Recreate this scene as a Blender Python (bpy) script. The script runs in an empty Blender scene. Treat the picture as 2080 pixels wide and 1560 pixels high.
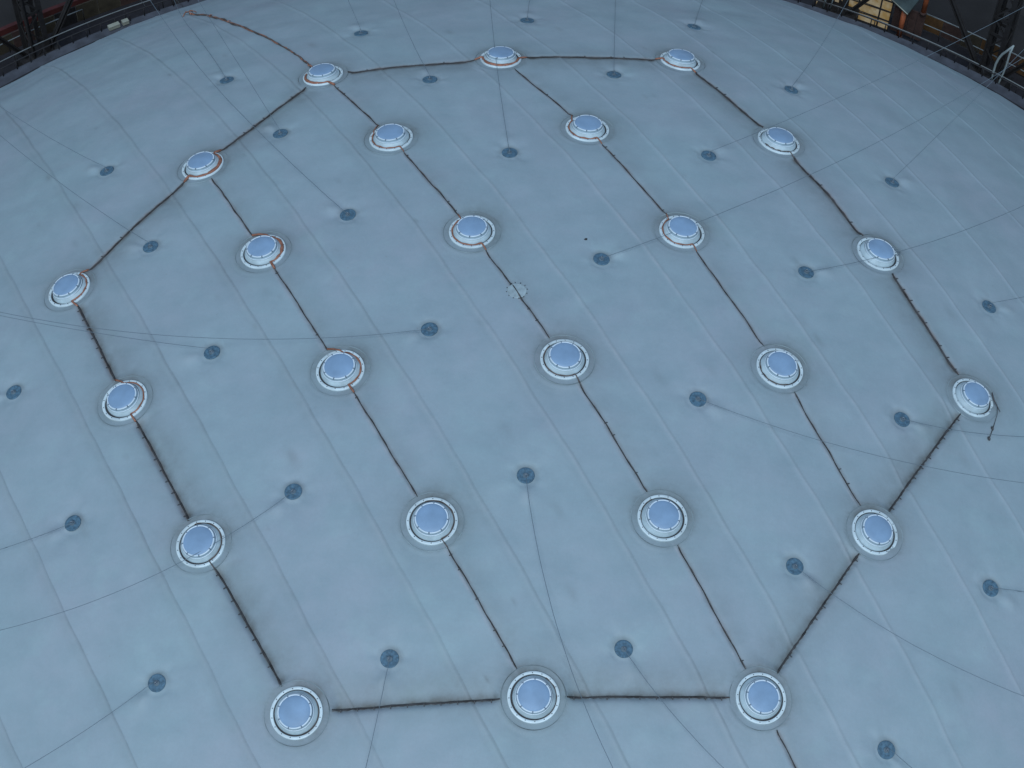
import bpy, math, random
import numpy as np
from mathutils import Vector, Matrix

scene = bpy.context.scene
R=60.5873
CAM=[-0.078, -52.4117, 60.1226]
CAM_R=[0.999461, 0.02578, 0.020346]
CAM_D=[0.032842, -0.78456, -0.619182]
CAM_F=[0.0, 0.619516, -0.784984]
LENS=66.978
SKY={'A0': (-19.97, 2.12, 0.99), 'A1': (-16.23, -4.72, 0.991), 'A2': (-12.16, -11.72, 1.003), 'A3': (-7.84, -18.62, 0.999), 'B0': (-14.76, 9.24, 0.993), 'B1': (-11.05, 2.7, 1.002), 'B2': (-7.1, -4.13, 1.003), 'B3': (-3.01, -11.07, 1.002), 'B4': (1.12, -17.93, 0.984), 'C0': (-9.82, 16.12, 0.98), 'C1': (-5.98, 9.99, 1.0), 'C2': (-2.01, 3.39, 1.0), 'C3': (2.03, -3.5, 1.0), 'C4': (5.98, -10.49, 0.989), 'C5': (9.84, -17.37, 0.983), 'D0': (-1.15, 17.18, 0.996), 'D1': (3.0, 10.94, 1.004), 'D2': (7.09, 4.2, 1.0), 'D3': (11.02, -2.86, 1.001), 'D4': (14.71, -9.96, 0.973), 'E0': (7.79, 18.48, 1.004), 'E1': (12.14, 11.99, 1.016), 'E2': (16.17, 4.96, 1.001), 'E3': (19.82, -2.37, 0.964)}
DISCS=[(-8.43, 20.94), (0.09, 22.15), (8.94, 23.65), (-14.91, 17.21), (-4.51, 15.13), (4.38, 16.22), (13.45, 17.57), (-19.84, 10.46), (-11.31, 11.13), (-0.53, 8.85), (8.62, 9.9), (17.72, 10.8), (-16.43, 4.01), (-7.51, 4.69), (3.56, 2.11), (12.6, 2.87), (21.52, 3.47), (-12.68, -2.72), (-3.56, -2.1), (7.5, -4.9), (16.33, -4.34), (-21.67, -3.25), (-17.8, -10.24), (-8.6, -9.67), (0.58, -8.99), (11.3, -11.92), (19.78, -11.44), (-13.48, -17.25), (-4.39, -16.58), (4.51, -15.9), (14.92, -18.77)]
CABLES=[(17, [(-12.58, -2.7, -1.16), (-14.37, -2.31, -1.41), (-16.15, -1.92, -1.6), (-17.94, -1.52, -1.75), (-19.73, -1.13, -1.86), (-21.52, -0.74, -1.91), (-23.31, -0.35, -1.92), (-25.09, 0.05, -1.88), (-26.88, 0.44, -1.8), (-28.67, 0.83, -1.66), (-30.46, 1.22, -1.48), (-32.24, 1.62, -1.25), (-34.03, 2.01, -0.98), (-35.82, 2.4, -0.65), (-37.61, 2.79, -0.28), (-39.39, 3.19, 0.14), (-41.18, 3.58, 0.6), (-42.97, 3.97, 1.11), (-44.76, 4.36, 1.67), (-46.55, 4.76, 2.28), (-47.74, 5.02, 2.71)]), (18, [(-3.55, -2.28, 0.07), (-4.9, -2.48, -0.0), (-6.25, -2.62, -0.09), (-7.6, -2.71, -0.18), (-8.96, -2.74, -0.29), (-10.33, -2.72, -0.41), (-11.71, -2.64, -0.55), (-13.11, -2.51, -0.69), (-14.52, -2.32, -0.86), (-15.95, -2.07, -1.04), (-17.4, -1.75, -1.25), (-18.88, -1.37, -1.48), (-20.39, -0.91, -1.74), (-21.95, -0.37, -2.04), (-25.12, 0.67, -2.48), (-28.3, 1.71, -2.61), (-31.47, 2.74, -2.43), (-34.64, 3.78, -1.95), (-37.82, 4.82, -1.17), (-40.99, 5.85, -0.08), (-44.17, 6.89, 1.31), (-47.34, 7.93, 3.0)]), (23, [(-8.51, -9.74, -1.17), (-9.26, -10.35, -1.37), (-10.03, -10.91, -1.57), (-10.82, -11.44, -1.76), (-11.61, -11.93, -1.96), (-12.42, -12.39, -2.16), (-13.25, -12.81, -2.37), (-14.09, -13.2, -2.57), (-14.95, -13.56, -2.77), (-15.82, -13.88, -2.98), (-16.71, -14.18, -3.18), (-17.62, -14.43, -3.39), (-18.55, -14.66, -3.61), (-19.5, -14.86, -3.82), (-22.5, -15.53, -4.32), (-25.51, -16.2, -4.43), (-28.51, -16.87, -4.15), (-31.51, -17.55, -3.49), (-34.52, -18.22, -2.45), (-37.52, -18.89, -1.02), (-40.52, -19.56, 0.8), (-43.53, -20.24, 3.0)]), (22, [(-17.4, -10.19, -3.22), (-17.62, -10.26, -3.3), (-17.84, -10.32, -3.37), (-18.06, -10.39, -3.45), (-18.28, -10.45, -3.52), (-18.51, -10.51, -3.6), (-18.73, -10.56, -3.68), (-18.96, -10.62, -3.76), (-19.18, -10.67, -3.83), (-19.41, -10.72, -3.91), (-19.64, -10.77, -3.99), (-19.87, -10.82, -4.07), (-20.1, -10.86, -4.15), (-20.34, -10.91, -4.23), (-23.46, -11.5, -5.07), (-26.59, -12.1, -5.41), (-29.72, -12.7, -5.25), (-32.85, -13.3, -4.6), (-35.98, -13.89, -3.44), (-39.11, -14.49, -1.79), (-42.24, -15.09, 0.36), (-45.36, -15.69, 3.0)]), (27, [(-13.18, -16.88, -3.69), (-14.31, -17.67, -4.13), (-15.44, -18.46, -4.48), (-16.57, -19.25, -4.73), (-17.7, -20.04, -4.89), (-18.83, -20.83, -4.96), (-19.96, -21.62, -4.94), (-21.09, -22.41, -4.83), (-22.22, -23.2, -4.63), (-23.35, -23.99, -4.33), (-24.47, -24.78, -3.94), (-25.6, -25.57, -3.46), (-26.73, -26.37, -2.89), (-27.86, -27.16, -2.23), (-28.99, -27.95, -1.47), (-30.12, -28.74, -0.63), (-31.25, -29.53, 0.31), (-32.38, -30.32, 1.34), (-33.51, -31.11, 2.46), (-34.64, -31.9, 3.68), (-35.39, -32.43, 4.54)]), (28, [(-4.32, -16.48, -2.21), (-4.36, -16.79, -2.3), (-4.41, -17.1, -2.39), (-4.46, -17.41, -2.48), (-4.5, -17.71, -2.56), (-4.55, -18.02, -2.65), (-4.6, -18.32, -2.74), (-4.65, -18.63, -2.83), (-4.7, -18.93, -2.91), (-4.75, -19.23, -3.0), (-4.8, -19.53, -3.09), (-4.85, -19.82, -3.18), (-4.91, -20.12, -3.27), (-4.96, -20.41, -3.35), (-5.56, -23.74, -4.12), (-6.16, -27.06, -4.45), (-6.76, -30.38, -4.32), (-7.36, -33.71, -3.75), (-7.96, -37.03, -2.73), (-8.56, -40.35, -1.27), (-9.16, -43.67, 0.64), (-9.76, -47.0, 3.0)]), (24, [(0.58, -9.1, -0.47), (0.72, -10.11, -0.61), (0.89, -11.1, -0.76), (1.08, -12.06, -0.92), (1.29, -13.0, -1.08), (1.52, -13.91, -1.23), (1.76, -14.81, -1.39), (2.03, -15.68, -1.55), (2.32, -16.53, -1.71), (2.62, -17.36, -1.88), (2.95, -18.18, -2.04), (3.29, -18.97, -2.2), (3.65, -19.75, -2.35), (4.03, -20.52, -2.51), (5.51, -23.61, -2.98), (6.99, -26.71, -3.12), (8.48, -29.81, -2.93), (9.96, -32.9, -2.41), (11.44, -36.0, -1.55), (12.93, -39.1, -0.37), (14.41, -42.19, 1.15), (15.89, -45.29, 3.0)]), (29, [(4.44, -15.82, -2.04), (4.7, -16.18, -2.15), (4.96, -16.52, -2.26), (5.22, -16.86, -2.37), (5.5, -17.2, -2.48), (5.77, -17.52, -2.58), (6.05, -17.84, -2.69), (6.34, -18.16, -2.79), (6.63, -18.46, -2.9), (6.93, -18.76, -3.0), (7.23, -19.06, -3.11), (7.53, -19.35, -3.21), (7.85, -19.63, -3.32), (8.16, -19.91, -3.42), (10.75, -22.22, -4.06), (13.33, -24.52, -4.29), (15.92, -26.83, -4.1), (18.5, -29.14, -3.51), (21.09, -31.45, -2.5), (23.67, -33.75, -1.08), (26.26, -36.06, 0.76), (28.84, -38.37, 3.0)]), (25, [(11.12, -11.91, -2.0), (11.75, -12.34, -2.2), (12.38, -12.74, -2.4), (13.03, -13.12, -2.59), (13.68, -13.48, -2.79), (14.34, -13.82, -2.99), (15.02, -14.14, -3.19), (15.7, -14.44, -3.39), (16.4, -14.71, -3.59), (17.11, -14.97, -3.8), (17.83, -15.21, -4.0), (18.56, -15.43, -4.21), (19.3, -15.63, -4.42), (20.06, -15.81, -4.64), (22.92, -16.53, -5.22), (25.77, -17.25, -5.37), (28.62, -17.96, -5.08), (31.48, -18.68, -4.34), (34.33, -19.4, -3.17), (37.18, -20.12, -1.55), (40.04, -20.83, 0.5), (42.89, -21.55, 3.0)]), (19, [(7.45, -5.05, -0.45), (8.43, -5.38, -0.59), (9.42, -5.68, -0.73), (10.41, -5.95, -0.88), (11.41, -6.19, -1.04), (12.41, -6.4, -1.2), (13.43, -6.58, -1.36), (14.45, -6.74, -1.53), (15.49, -6.87, -1.71), (16.53, -6.96, -1.9), (17.59, -7.03, -2.09), (18.66, -7.07, -2.3), (19.75, -7.08, -2.51), (20.86, -7.05, -2.74), (24.19, -7.03, -3.23), (27.52, -7.0, -3.38), (30.85, -6.97, -3.19), (34.18, -6.95, -2.64), (37.51, -6.92, -1.75), (40.85, -6.9, -0.51), (44.18, -6.87, 1.07), (47.51, -6.85, 3.0)]), (20, [(16.06, -4.46, -2.11), (16.46, -4.48, -2.21), (16.85, -4.5, -2.32), (17.26, -4.5, -2.43), (17.66, -4.5, -2.54), (18.07, -4.49, -2.66), (18.49, -4.46, -2.77), (18.9, -4.43, -2.89), (19.32, -4.38, -3.01), (19.75, -4.33, -3.13), (20.18, -4.26, -3.25), (20.61, -4.19, -3.38), (21.05, -4.1, -3.51), (21.5, -4.0, -3.65), (24.81, -3.31, -4.41), (28.12, -2.62, -4.72), (31.43, -1.92, -4.57), (34.74, -1.23, -3.97), (38.05, -0.54, -2.91), (41.36, 0.16, -1.4), (44.67, 0.85, 0.57), (47.98, 1.54, 3.0)]), (30, [(14.53, -18.28, -4.46), (15.39, -19.19, -4.42), (16.25, -20.11, -4.34), (17.12, -21.02, -4.23), (17.98, -21.93, -4.07), (18.84, -22.84, -3.89), (19.7, -23.76, -3.67), (20.57, -24.67, -3.41), (21.43, -25.58, -3.11), (22.29, -26.49, -2.78), (23.15, -27.41, -2.42), (24.02, -28.32, -2.02), (24.88, -29.23, -1.58), (25.74, -30.14, -1.11), (26.6, -31.06, -0.6), (27.47, -31.97, -0.05), (28.33, -32.88, 0.53), (29.19, -33.79, 1.15), (30.05, -34.71, 1.8), (30.92, -35.62, 2.49), (31.49, -36.23, 2.97)]), (26, [(19.24, -11.32, -4.02), (19.35, -11.3, -4.06), (19.46, -11.29, -4.09), (19.57, -11.27, -4.13), (19.68, -11.26, -4.16), (19.79, -11.25, -4.19), (19.9, -11.24, -4.23), (20.01, -11.23, -4.26), (20.13, -11.21, -4.3), (20.24, -11.2, -4.33), (20.35, -11.19, -4.37), (20.46, -11.18, -4.4), (20.57, -11.17, -4.44), (20.68, -11.16, -4.48), (23.99, -10.86, -5.29), (27.31, -10.57, -5.61), (30.62, -10.27, -5.43), (33.94, -9.97, -4.75), (37.25, -9.67, -3.56), (40.56, -9.37, -1.88), (43.88, -9.07, 0.31), (47.19, -8.78, 3.0)]), (16, [(21.06, 3.4, -3.66), (22.29, 4.02, -4.03), (23.53, 4.64, -4.33), (24.77, 5.26, -4.55), (26.0, 5.88, -4.7), (27.24, 6.51, -4.77), (28.48, 7.13, -4.78), (29.72, 7.75, -4.7), (30.95, 8.37, -4.55), (32.19, 8.99, -4.33), (33.43, 9.62, -4.04), (34.66, 10.24, -3.67), (35.9, 10.86, -3.22), (37.14, 11.48, -2.7), (38.37, 12.1, -2.11), (39.61, 12.73, -1.45), (40.85, 13.35, -0.7), (42.09, 13.97, 0.11), (43.32, 14.59, 1.0), (44.56, 15.21, 1.96), (45.38, 15.63, 2.65)]), (15, [(12.45, 2.62, -1.13), (13.26, 2.99, -1.31), (14.07, 3.39, -1.5), (14.89, 3.82, -1.7), (15.72, 4.3, -1.92), (16.56, 4.81, -2.16), (17.41, 5.37, -2.42), (18.28, 5.97, -2.7), (19.16, 6.63, -3.01), (20.06, 7.34, -3.35), (20.99, 8.13, -3.73), (21.94, 8.98, -4.16), (22.93, 9.92, -4.64), (23.96, 10.96, -5.19), (25.95, 12.92, -5.95), (27.95, 14.89, -6.21), (29.94, 16.85, -5.95), (31.94, 18.81, -5.18), (33.93, 20.77, -3.9), (35.93, 22.73, -2.11), (37.92, 24.7, 0.19), (39.92, 26.66, 3.0)]), (14, [(3.54, 1.91, 0.09), (4.15, 2.26, 0.05), (4.76, 2.62, 0.0), (5.37, 2.99, -0.05), (5.98, 3.37, -0.11), (6.6, 3.77, -0.17), (7.22, 4.18, -0.24), (7.84, 4.61, -0.32), (8.48, 5.05, -0.4), (9.11, 5.51, -0.5), (9.75, 5.98, -0.6), (10.4, 6.47, -0.72), (11.06, 6.98, -0.84), (11.72, 7.51, -0.98), (15.07, 10.16, -1.49), (18.41, 12.8, -1.72), (21.76, 15.45, -1.66), (25.11, 18.09, -1.31), (28.45, 20.74, -0.67), (31.8, 23.38, 0.26), (35.15, 26.03, 1.49), (38.49, 28.67, 3.0)]), (10, [(8.55, 9.82, -1.2), (10.07, 10.79, -1.28), (11.58, 11.76, -1.32), (13.1, 12.73, -1.34), (14.61, 13.7, -1.33), (16.12, 14.67, -1.29), (17.64, 15.64, -1.21), (19.15, 16.61, -1.11), (20.67, 17.58, -0.97), (22.18, 18.55, -0.81), (23.7, 19.51, -0.61), (25.21, 20.48, -0.38), (26.72, 21.45, -0.13), (28.24, 22.42, 0.16), (29.75, 23.39, 0.48), (31.27, 24.36, 0.83), (32.78, 25.33, 1.21), (34.3, 26.3, 1.62), (35.81, 27.27, 2.07), (37.32, 28.24, 2.54), (38.33, 28.89, 2.87)]), (11, [(17.38, 10.59, -3.3), (18.34, 11.66, -3.14), (19.29, 12.72, -2.96), (20.25, 13.78, -2.76), (21.21, 14.84, -2.55), (22.17, 15.91, -2.32), (23.13, 16.97, -2.07), (24.09, 18.03, -1.81), (25.05, 19.09, -1.53), (26.0, 20.16, -1.23), (26.96, 21.22, -0.91), (27.92, 22.28, -0.58), (28.88, 23.34, -0.23), (29.84, 24.41, 0.14), (30.8, 25.47, 0.52), (31.75, 26.53, 0.92), (32.71, 27.59, 1.34), (33.67, 28.66, 1.77), (34.63, 29.72, 2.22), (35.59, 30.78, 2.69), (36.23, 31.49, 3.02)]), (6, [(13.16, 17.18, -3.78), (13.71, 18.42, -4.2), (14.26, 19.66, -4.55), (14.81, 20.9, -4.82), (15.36, 22.14, -5.01), (15.91, 23.38, -5.12), (16.46, 24.62, -5.16), (17.02, 25.86, -5.12), (17.57, 27.1, -5.0), (18.12, 28.34, -4.8), (18.67, 29.58, -4.53), (19.22, 30.82, -4.17), (19.77, 32.06, -3.74), (20.32, 33.3, -3.24), (20.88, 34.54, -2.65), (21.43, 35.78, -1.99), (21.98, 37.02, -1.25), (22.53, 38.26, -0.43), (23.08, 39.5, 0.46), (23.63, 40.74, 1.44), (24.0, 41.57, 2.13)]), (2, [(8.62, 22.42, -4.72), (8.67, 22.73, -4.86), (8.72, 23.05, -4.99), (8.78, 23.37, -5.14), (8.83, 23.7, -5.28), (8.89, 24.04, -5.44), (8.95, 24.38, -5.6), (9.01, 24.74, -5.77), (9.08, 25.1, -5.94), (9.15, 25.48, -6.12), (9.21, 25.87, -6.32), (9.28, 26.27, -6.52), (9.36, 26.68, -6.73), (9.44, 27.12, -6.96), (9.86, 29.51, -7.9), (10.28, 31.9, -8.21), (10.71, 34.29, -7.9), (11.13, 36.68, -6.96), (11.56, 39.08, -5.41), (11.98, 41.47, -3.23), (12.41, 43.86, -0.43), (12.83, 46.25, 3.0)]), (5, [(4.3, 15.66, -1.99), (4.31, 16.22, -2.14), (4.33, 16.8, -2.3), (4.35, 17.4, -2.47), (4.37, 18.01, -2.66), (4.39, 18.64, -2.85), (4.41, 19.3, -3.06), (4.44, 19.98, -3.29), (4.47, 20.68, -3.54), (4.5, 21.41, -3.8), (4.53, 22.18, -4.09), (4.56, 22.98, -4.4), (4.6, 23.83, -4.75), (4.64, 24.73, -5.14), (4.76, 27.59, -6.06), (4.89, 30.46, -6.43), (5.01, 33.33, -6.25), (5.14, 36.2, -5.51), (5.27, 39.06, -4.21), (5.39, 41.93, -2.36), (5.52, 44.8, 0.04), (5.64, 47.67, 3.0)]), (9, [(-0.53, 8.55, -0.39), (-0.64, 9.41, -0.51), (-0.74, 10.29, -0.64), (-0.85, 11.21, -0.8), (-0.95, 12.16, -0.97), (-1.06, 13.14, -1.17), (-1.16, 14.17, -1.38), (-1.26, 15.24, -1.63), (-1.36, 16.36, -1.91), (-1.46, 17.55, -2.23), (-1.55, 18.81, -2.6), (-1.65, 20.16, -3.03), (-1.75, 21.61, -3.52), (-1.85, 23.21, -4.12), (-2.05, 26.29, -4.98), (-2.26, 29.37, -5.34), (-2.46, 32.46, -5.2), (-2.66, 35.54, -4.55), (-2.86, 38.62, -3.42), (-3.06, 41.71, -1.78), (-3.26, 44.79, 0.36), (-3.46, 47.87, 3.0)]), (1, [(0.09, 21.18, -3.59), (0.09, 21.38, -3.66), (0.1, 21.58, -3.74), (0.1, 21.78, -3.81), (0.11, 21.99, -3.89), (0.11, 22.2, -3.97), (0.12, 22.41, -4.06), (0.13, 22.63, -4.14), (0.13, 22.85, -4.23), (0.14, 23.07, -4.32), (0.15, 23.29, -4.41), (0.16, 23.52, -4.5), (0.17, 23.75, -4.6), (0.19, 23.99, -4.7), (0.33, 26.98, -5.67), (0.47, 29.98, -6.1), (0.61, 32.98, -5.97), (0.75, 35.98, -5.28), (0.89, 38.98, -4.04), (1.04, 41.98, -2.25), (1.18, 44.98, 0.1), (1.32, 47.98, 3.0)]), (0, [(-8.24, 20.46, -3.94), (-8.75, 21.67, -3.71), (-9.27, 22.89, -3.49), (-9.78, 24.1, -3.28), (-10.3, 25.32, -3.06), (-10.81, 26.53, -2.85), (-11.33, 27.75, -2.64), (-11.84, 28.96, -2.44), (-12.36, 30.18, -2.24), (-12.87, 31.39, -2.04), (-13.39, 32.61, -1.85), (-13.9, 33.82, -1.66), (-14.42, 35.03, -1.47), (-14.93, 36.25, -1.28), (-15.45, 37.46, -1.1), (-15.96, 38.68, -0.92), (-16.48, 39.89, -0.75), (-17.0, 41.11, -0.58), (-17.51, 42.32, -0.41), (-18.03, 43.54, -0.24), (-18.37, 44.35, -0.14)]), (4, [(-4.46, 14.96, -1.82), (-5.01, 16.51, -2.15), (-5.55, 18.06, -2.35), (-6.1, 19.62, -2.42), (-6.65, 21.17, -2.36), (-7.2, 22.73, -2.16), (-7.75, 24.28, -1.84), (-8.29, 25.83, -1.38), (-8.84, 27.39, -0.8), (-9.39, 28.94, -0.08), (-9.94, 30.5, 0.77), (-10.48, 32.05, 1.75), (-11.03, 33.6, 2.87), (-11.58, 35.16, 4.11), (-12.13, 36.71, 5.48), (-12.67, 38.27, 6.99), (-13.22, 39.82, 8.62), (-13.77, 41.38, 10.39), (-14.32, 42.93, 12.29), (-14.87, 44.48, 14.32), (-15.23, 45.52, 15.74)]), (8, [(-11.18, 11.0, -1.84), (-12.06, 12.4, -1.58), (-12.94, 13.81, -1.32), (-13.83, 15.21, -1.06), (-14.71, 16.61, -0.79), (-15.59, 18.01, -0.53), (-16.48, 19.42, -0.26), (-17.36, 20.82, 0.01), (-18.24, 22.22, 0.28), (-19.13, 23.62, 0.54), (-20.01, 25.03, 0.81), (-20.89, 26.43, 1.09), (-21.78, 27.83, 1.36), (-22.66, 29.23, 1.63), (-23.55, 30.64, 1.9), (-24.43, 32.04, 2.18), (-25.31, 33.44, 2.45), (-26.2, 34.85, 2.73), (-27.08, 36.25, 3.0), (-27.96, 37.65, 3.28), (-28.55, 38.59, 3.47)]), (13, [(-7.46, 4.45, -0.4), (-7.93, 5.03, -0.5), (-8.41, 5.62, -0.61), (-8.89, 6.24, -0.73), (-9.38, 6.88, -0.85), (-9.87, 7.53, -0.99), (-10.37, 8.22, -1.15), (-10.87, 8.93, -1.31), (-11.38, 9.67, -1.5), (-11.9, 10.43, -1.7), (-12.43, 11.24, -1.92), (-12.96, 12.08, -2.17), (-13.51, 12.97, -2.45), (-14.07, 13.9, -2.76), (-15.93, 16.96, -3.52), (-17.78, 20.01, -3.86), (-19.64, 23.06, -3.78), (-21.49, 26.11, -3.27), (-23.35, 29.16, -2.34), (-25.2, 32.21, -0.98), (-27.06, 35.26, 0.8), (-28.91, 38.32, 3.0)]), (3, [(-14.47, 16.41, -3.85), (-14.69, 16.94, -4.06), (-14.91, 17.5, -4.29), (-15.14, 18.06, -4.52), (-15.38, 18.64, -4.77), (-15.63, 19.25, -5.04), (-15.88, 19.87, -5.33), (-16.15, 20.51, -5.64), (-16.43, 21.19, -5.97), (-16.72, 21.9, -6.33), (-17.02, 22.64, -6.72), (-17.34, 23.43, -7.16), (-17.68, 24.28, -7.64), (-18.04, 25.2, -8.19), (-18.84, 27.22, -9.04), (-19.64, 29.23, -9.25), (-20.44, 31.24, -8.81), (-21.24, 33.26, -7.74), (-22.04, 35.27, -6.02), (-22.84, 37.29, -3.65), (-23.64, 39.3, -0.65), (-24.44, 41.31, 3.0)]), (7, [(-19.39, 10.22, -3.89), (-20.47, 11.01, -4.11), (-21.54, 11.81, -4.27), (-22.61, 12.6, -4.38), (-23.68, 13.39, -4.42), (-24.76, 14.18, -4.41), (-25.83, 14.97, -4.34), (-26.9, 15.76, -4.21), (-27.97, 16.56, -4.02), (-29.04, 17.35, -3.77), (-30.12, 18.14, -3.47), (-31.19, 18.93, -3.11), (-32.26, 19.72, -2.68), (-33.33, 20.51, -2.2), (-34.41, 21.3, -1.67), (-35.48, 22.1, -1.07), (-36.55, 22.89, -0.41), (-37.62, 23.68, 0.3), (-38.7, 24.47, 1.08), (-39.77, 25.26, 1.91), (-40.48, 25.79, 2.49)]), (12, [(-16.21, 3.95, -2.12), (-17.45, 5.06, -2.46), (-18.68, 6.18, -2.72), (-19.92, 7.29, -2.93), (-21.15, 8.4, -3.07), (-22.38, 9.51, -3.15), (-23.62, 10.62, -3.16), (-24.85, 11.73, -3.11), (-26.09, 12.84, -3.0), (-27.32, 13.95, -2.83), (-28.55, 15.06, -2.59), (-29.79, 16.17, -2.28), (-31.02, 17.28, -1.92), (-32.26, 18.39, -1.49), (-33.49, 19.5, -1.0), (-34.72, 20.61, -0.44), (-35.96, 21.72, 0.18), (-37.19, 22.83, 0.86), (-38.43, 23.94, 1.61), (-39.66, 25.05, 2.41), (-40.48, 25.79, 2.99)])]
ORANGE_TAIL=[(-19.87, 30.74), (-18.35, 28.85), (-17.03, 26.87), (-15.02, 23.81), (-12.91, 20.9), (-11.58, 18.88), (-10.92, 17.77), (-10.52, 17.12)]
# ---------------------------------------------------------------- camera, sky, sun, exposure
cd = bpy.data.cameras.new('camera'); cam_o = bpy.data.objects.new('camera', cd)
scene.collection.objects.link(cam_o); scene.camera = cam_o
_m = Matrix((Vector(CAM_R), -Vector(CAM_D), -Vector(CAM_F))).transposed().to_4x4()
_m.translation = Vector(CAM)
cam_o.matrix_world = _m
cd.sensor_width = 36.0; cd.sensor_fit = 'HORIZONTAL'; cd.lens = LENS
cd.clip_start = .5; cd.clip_end = 3000

SUN_EL, SUN_AZ = 54.0, 262.0          # where the brighter part of the sky is (azimuth counter-clockwise from +X)
w = bpy.data.worlds.new('World'); scene.world = w; w.use_nodes = True
nt = w.node_tree
sky = nt.nodes.new('ShaderNodeTexSky'); sky.sky_type = 'NISHITA'; sky.sun_disc = False
sky.sun_elevation = math.radians(SUN_EL); sky.sun_rotation = math.radians(90 - SUN_AZ)
sky.air_density = 1.3; sky.dust_density = .4; sky.ozone_density = 3.0
bg = nt.nodes['Background']; bg.inputs['Strength'].default_value = .05
nt.links.new(sky.outputs[0], bg.inputs['Color'])
sd = bpy.data.lights.new('sun', 'SUN'); sd.energy = 1.5; sd.angle = math.radians(45); sd.color = (.90, .96, 1.0)
so = bpy.data.objects.new('sun', sd); scene.collection.objects.link(so)
_e, _a = math.radians(SUN_EL), math.radians(SUN_AZ)
_d = Vector((math.cos(_e) * math.cos(_a), math.cos(_e) * math.sin(_a), math.sin(_e)))
so.rotation_euler = _d.to_track_quat('Z', 'Y').to_euler()
EMIT = .20
scene.view_settings.view_transform = 'Standard'; scene.view_settings.look = 'None'
scene.view_settings.exposure = 0.78; scene.view_settings.gamma = 1.0
scene.view_settings.use_curve_mapping = False

# ---------------------------------------------------------------- helpers
rnd = random.Random(7)
C = scene.collection
ZC = Vector((0, 0, -R))                      # centre of the roof's sphere

def sph(x, y, h=0.0):
    """point on the roof from its unrolled (arc length) coordinates"""
    d = math.hypot(x, y)
    t = d / R
    rr = R + h
    if d < 1e-9:
        return Vector((0, 0, h))
    s = math.sin(t) * rr / d
    return Vector((x * s, y * s, math.cos(t) * rr - R))

def frame_at(x, y, spin=0.0, h=0.0):
    P = sph(x, y, h)
    n = (P - ZC).normalized()
    a = Vector((1, 0, 0)); a = (a - n * a.dot(n)).normalized()
    b = n.cross(a)
    c, s = math.cos(spin), math.sin(spin)
    ax = a * c + b * s
    bx = n.cross(ax)
    m = Matrix((ax, bx, n)).transposed().to_4x4()
    m.translation = P
    return m

def new_mesh(name, verts, faces, smooth=True):
    me = bpy.data.meshes.new(name)
    me.from_pydata([tuple(v) for v in verts], [], faces)
    me.update()
    if smooth:
        me.polygons.foreach_set('use_smooth', [True] * len(me.polygons))
    return me

def link(name, me, mat=None, parent=None, **props):
    o = bpy.data.objects.new(name, me)
    C.objects.link(o)
    if mat is not None and me is not None and not me.materials:
        me.materials.append(mat)
    if parent is not None:
        o.parent = parent
    for k, v in props.items():
        o[k] = v
    return o

def empty(name, label, cat, mtx=None, group=None):
    o = bpy.data.objects.new(name, None)
    o.empty_display_size = .2
    C.objects.link(o)
    if mtx is not None:
        o.matrix_world = mtx
    o['label'] = label; o['category'] = cat
    if group: o['group'] = group
    return o

def lathe(prof, n=48, close=False):
    """surface of revolution from (radius, z) pairs"""
    vs, fs = [], []
    k = len(prof)
    for i in range(n):
        a = 2 * math.pi * i / n
        ca, sa = math.cos(a), math.sin(a)
        for (r, z) in prof:
            vs.append((r * ca, r * sa, z))
    for i in range(n):
        j = (i + 1) % n
        for q in range(k - 1 if not close else k):
            q2 = (q + 1) % k
            fs.append((i * k + q, j * k + q, j * k + q2, i * k + q2))
    return vs, fs

def tube(pts, rad, n=6, caps=True):
    vs, fs = [], []
    pts = [Vector(p) for p in pts]
    up = Vector((0, 0, 1))
    m = len(pts)
    for i, p in enumerate(pts):
        d = (pts[min(i + 1, m - 1)] - pts[max(i - 1, 0)]).normalized()
        if abs(d.dot(up)) > .98:
            up = Vector((1, 0, 0))
        s = d.cross(up).normalized(); u = s.cross(d).normalized()
        r = rad[i] if isinstance(rad, (list, tuple)) else rad
        for k in range(n):
            a = 2 * math.pi * k / n
            vs.append(p + s * (r * math.cos(a)) + u * (r * math.sin(a)))
    for i in range(m - 1):
        for k in range(n):
            k2 = (k + 1) % n
            fs.append((i * n + k, i * n + k2, (i + 1) * n + k2, (i + 1) * n + k))
    if caps:
        fs.append(tuple(range(n))[::-1]); fs.append(tuple((m - 1) * n + k for k in range(n)))
    return vs, fs

def box(cx, cy, cz, sx, sy, sz, rot=None):
    vs = []
    for dx in (-.5, .5):
        for dy in (-.5, .5):
            for dz in (-.5, .5):
                v = Vector((dx * sx, dy * sy, dz * sz))
                if rot is not None: v = rot @ v
                vs.append(v + Vector((cx, cy, cz)))
    fs = [(0, 1, 3, 2), (4, 6, 7, 5), (0, 4, 5, 1), (2, 3, 7, 6), (0, 2, 6, 4), (1, 5, 7, 3)]
    return vs, fs

def beam(p, q, w, h, side=None):
    """square bar between two points"""
    p, q = Vector(p), Vector(q)
    d = (q - p).normalized()
    up = Vector((0, 0, 1)) if abs(d.z) < .95 else Vector((1, 0, 0))
    if side is not None: up = Vector(side)
    s = d.cross(up).normalized(); u = s.cross(d).normalized()
    vs = []
    for e in (p, q):
        for a, b in ((-1, -1), (1, -1), (1, 1), (-1, 1)):
            vs.append(e + s * (a * w / 2) + u * (b * h / 2))
    fs = [(0, 1, 2, 3)[::-1], (4, 5, 6, 7), (0, 1, 5, 4), (1, 2, 6, 5), (2, 3, 7, 6), (3, 0, 4, 7)]
    return vs, fs

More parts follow.
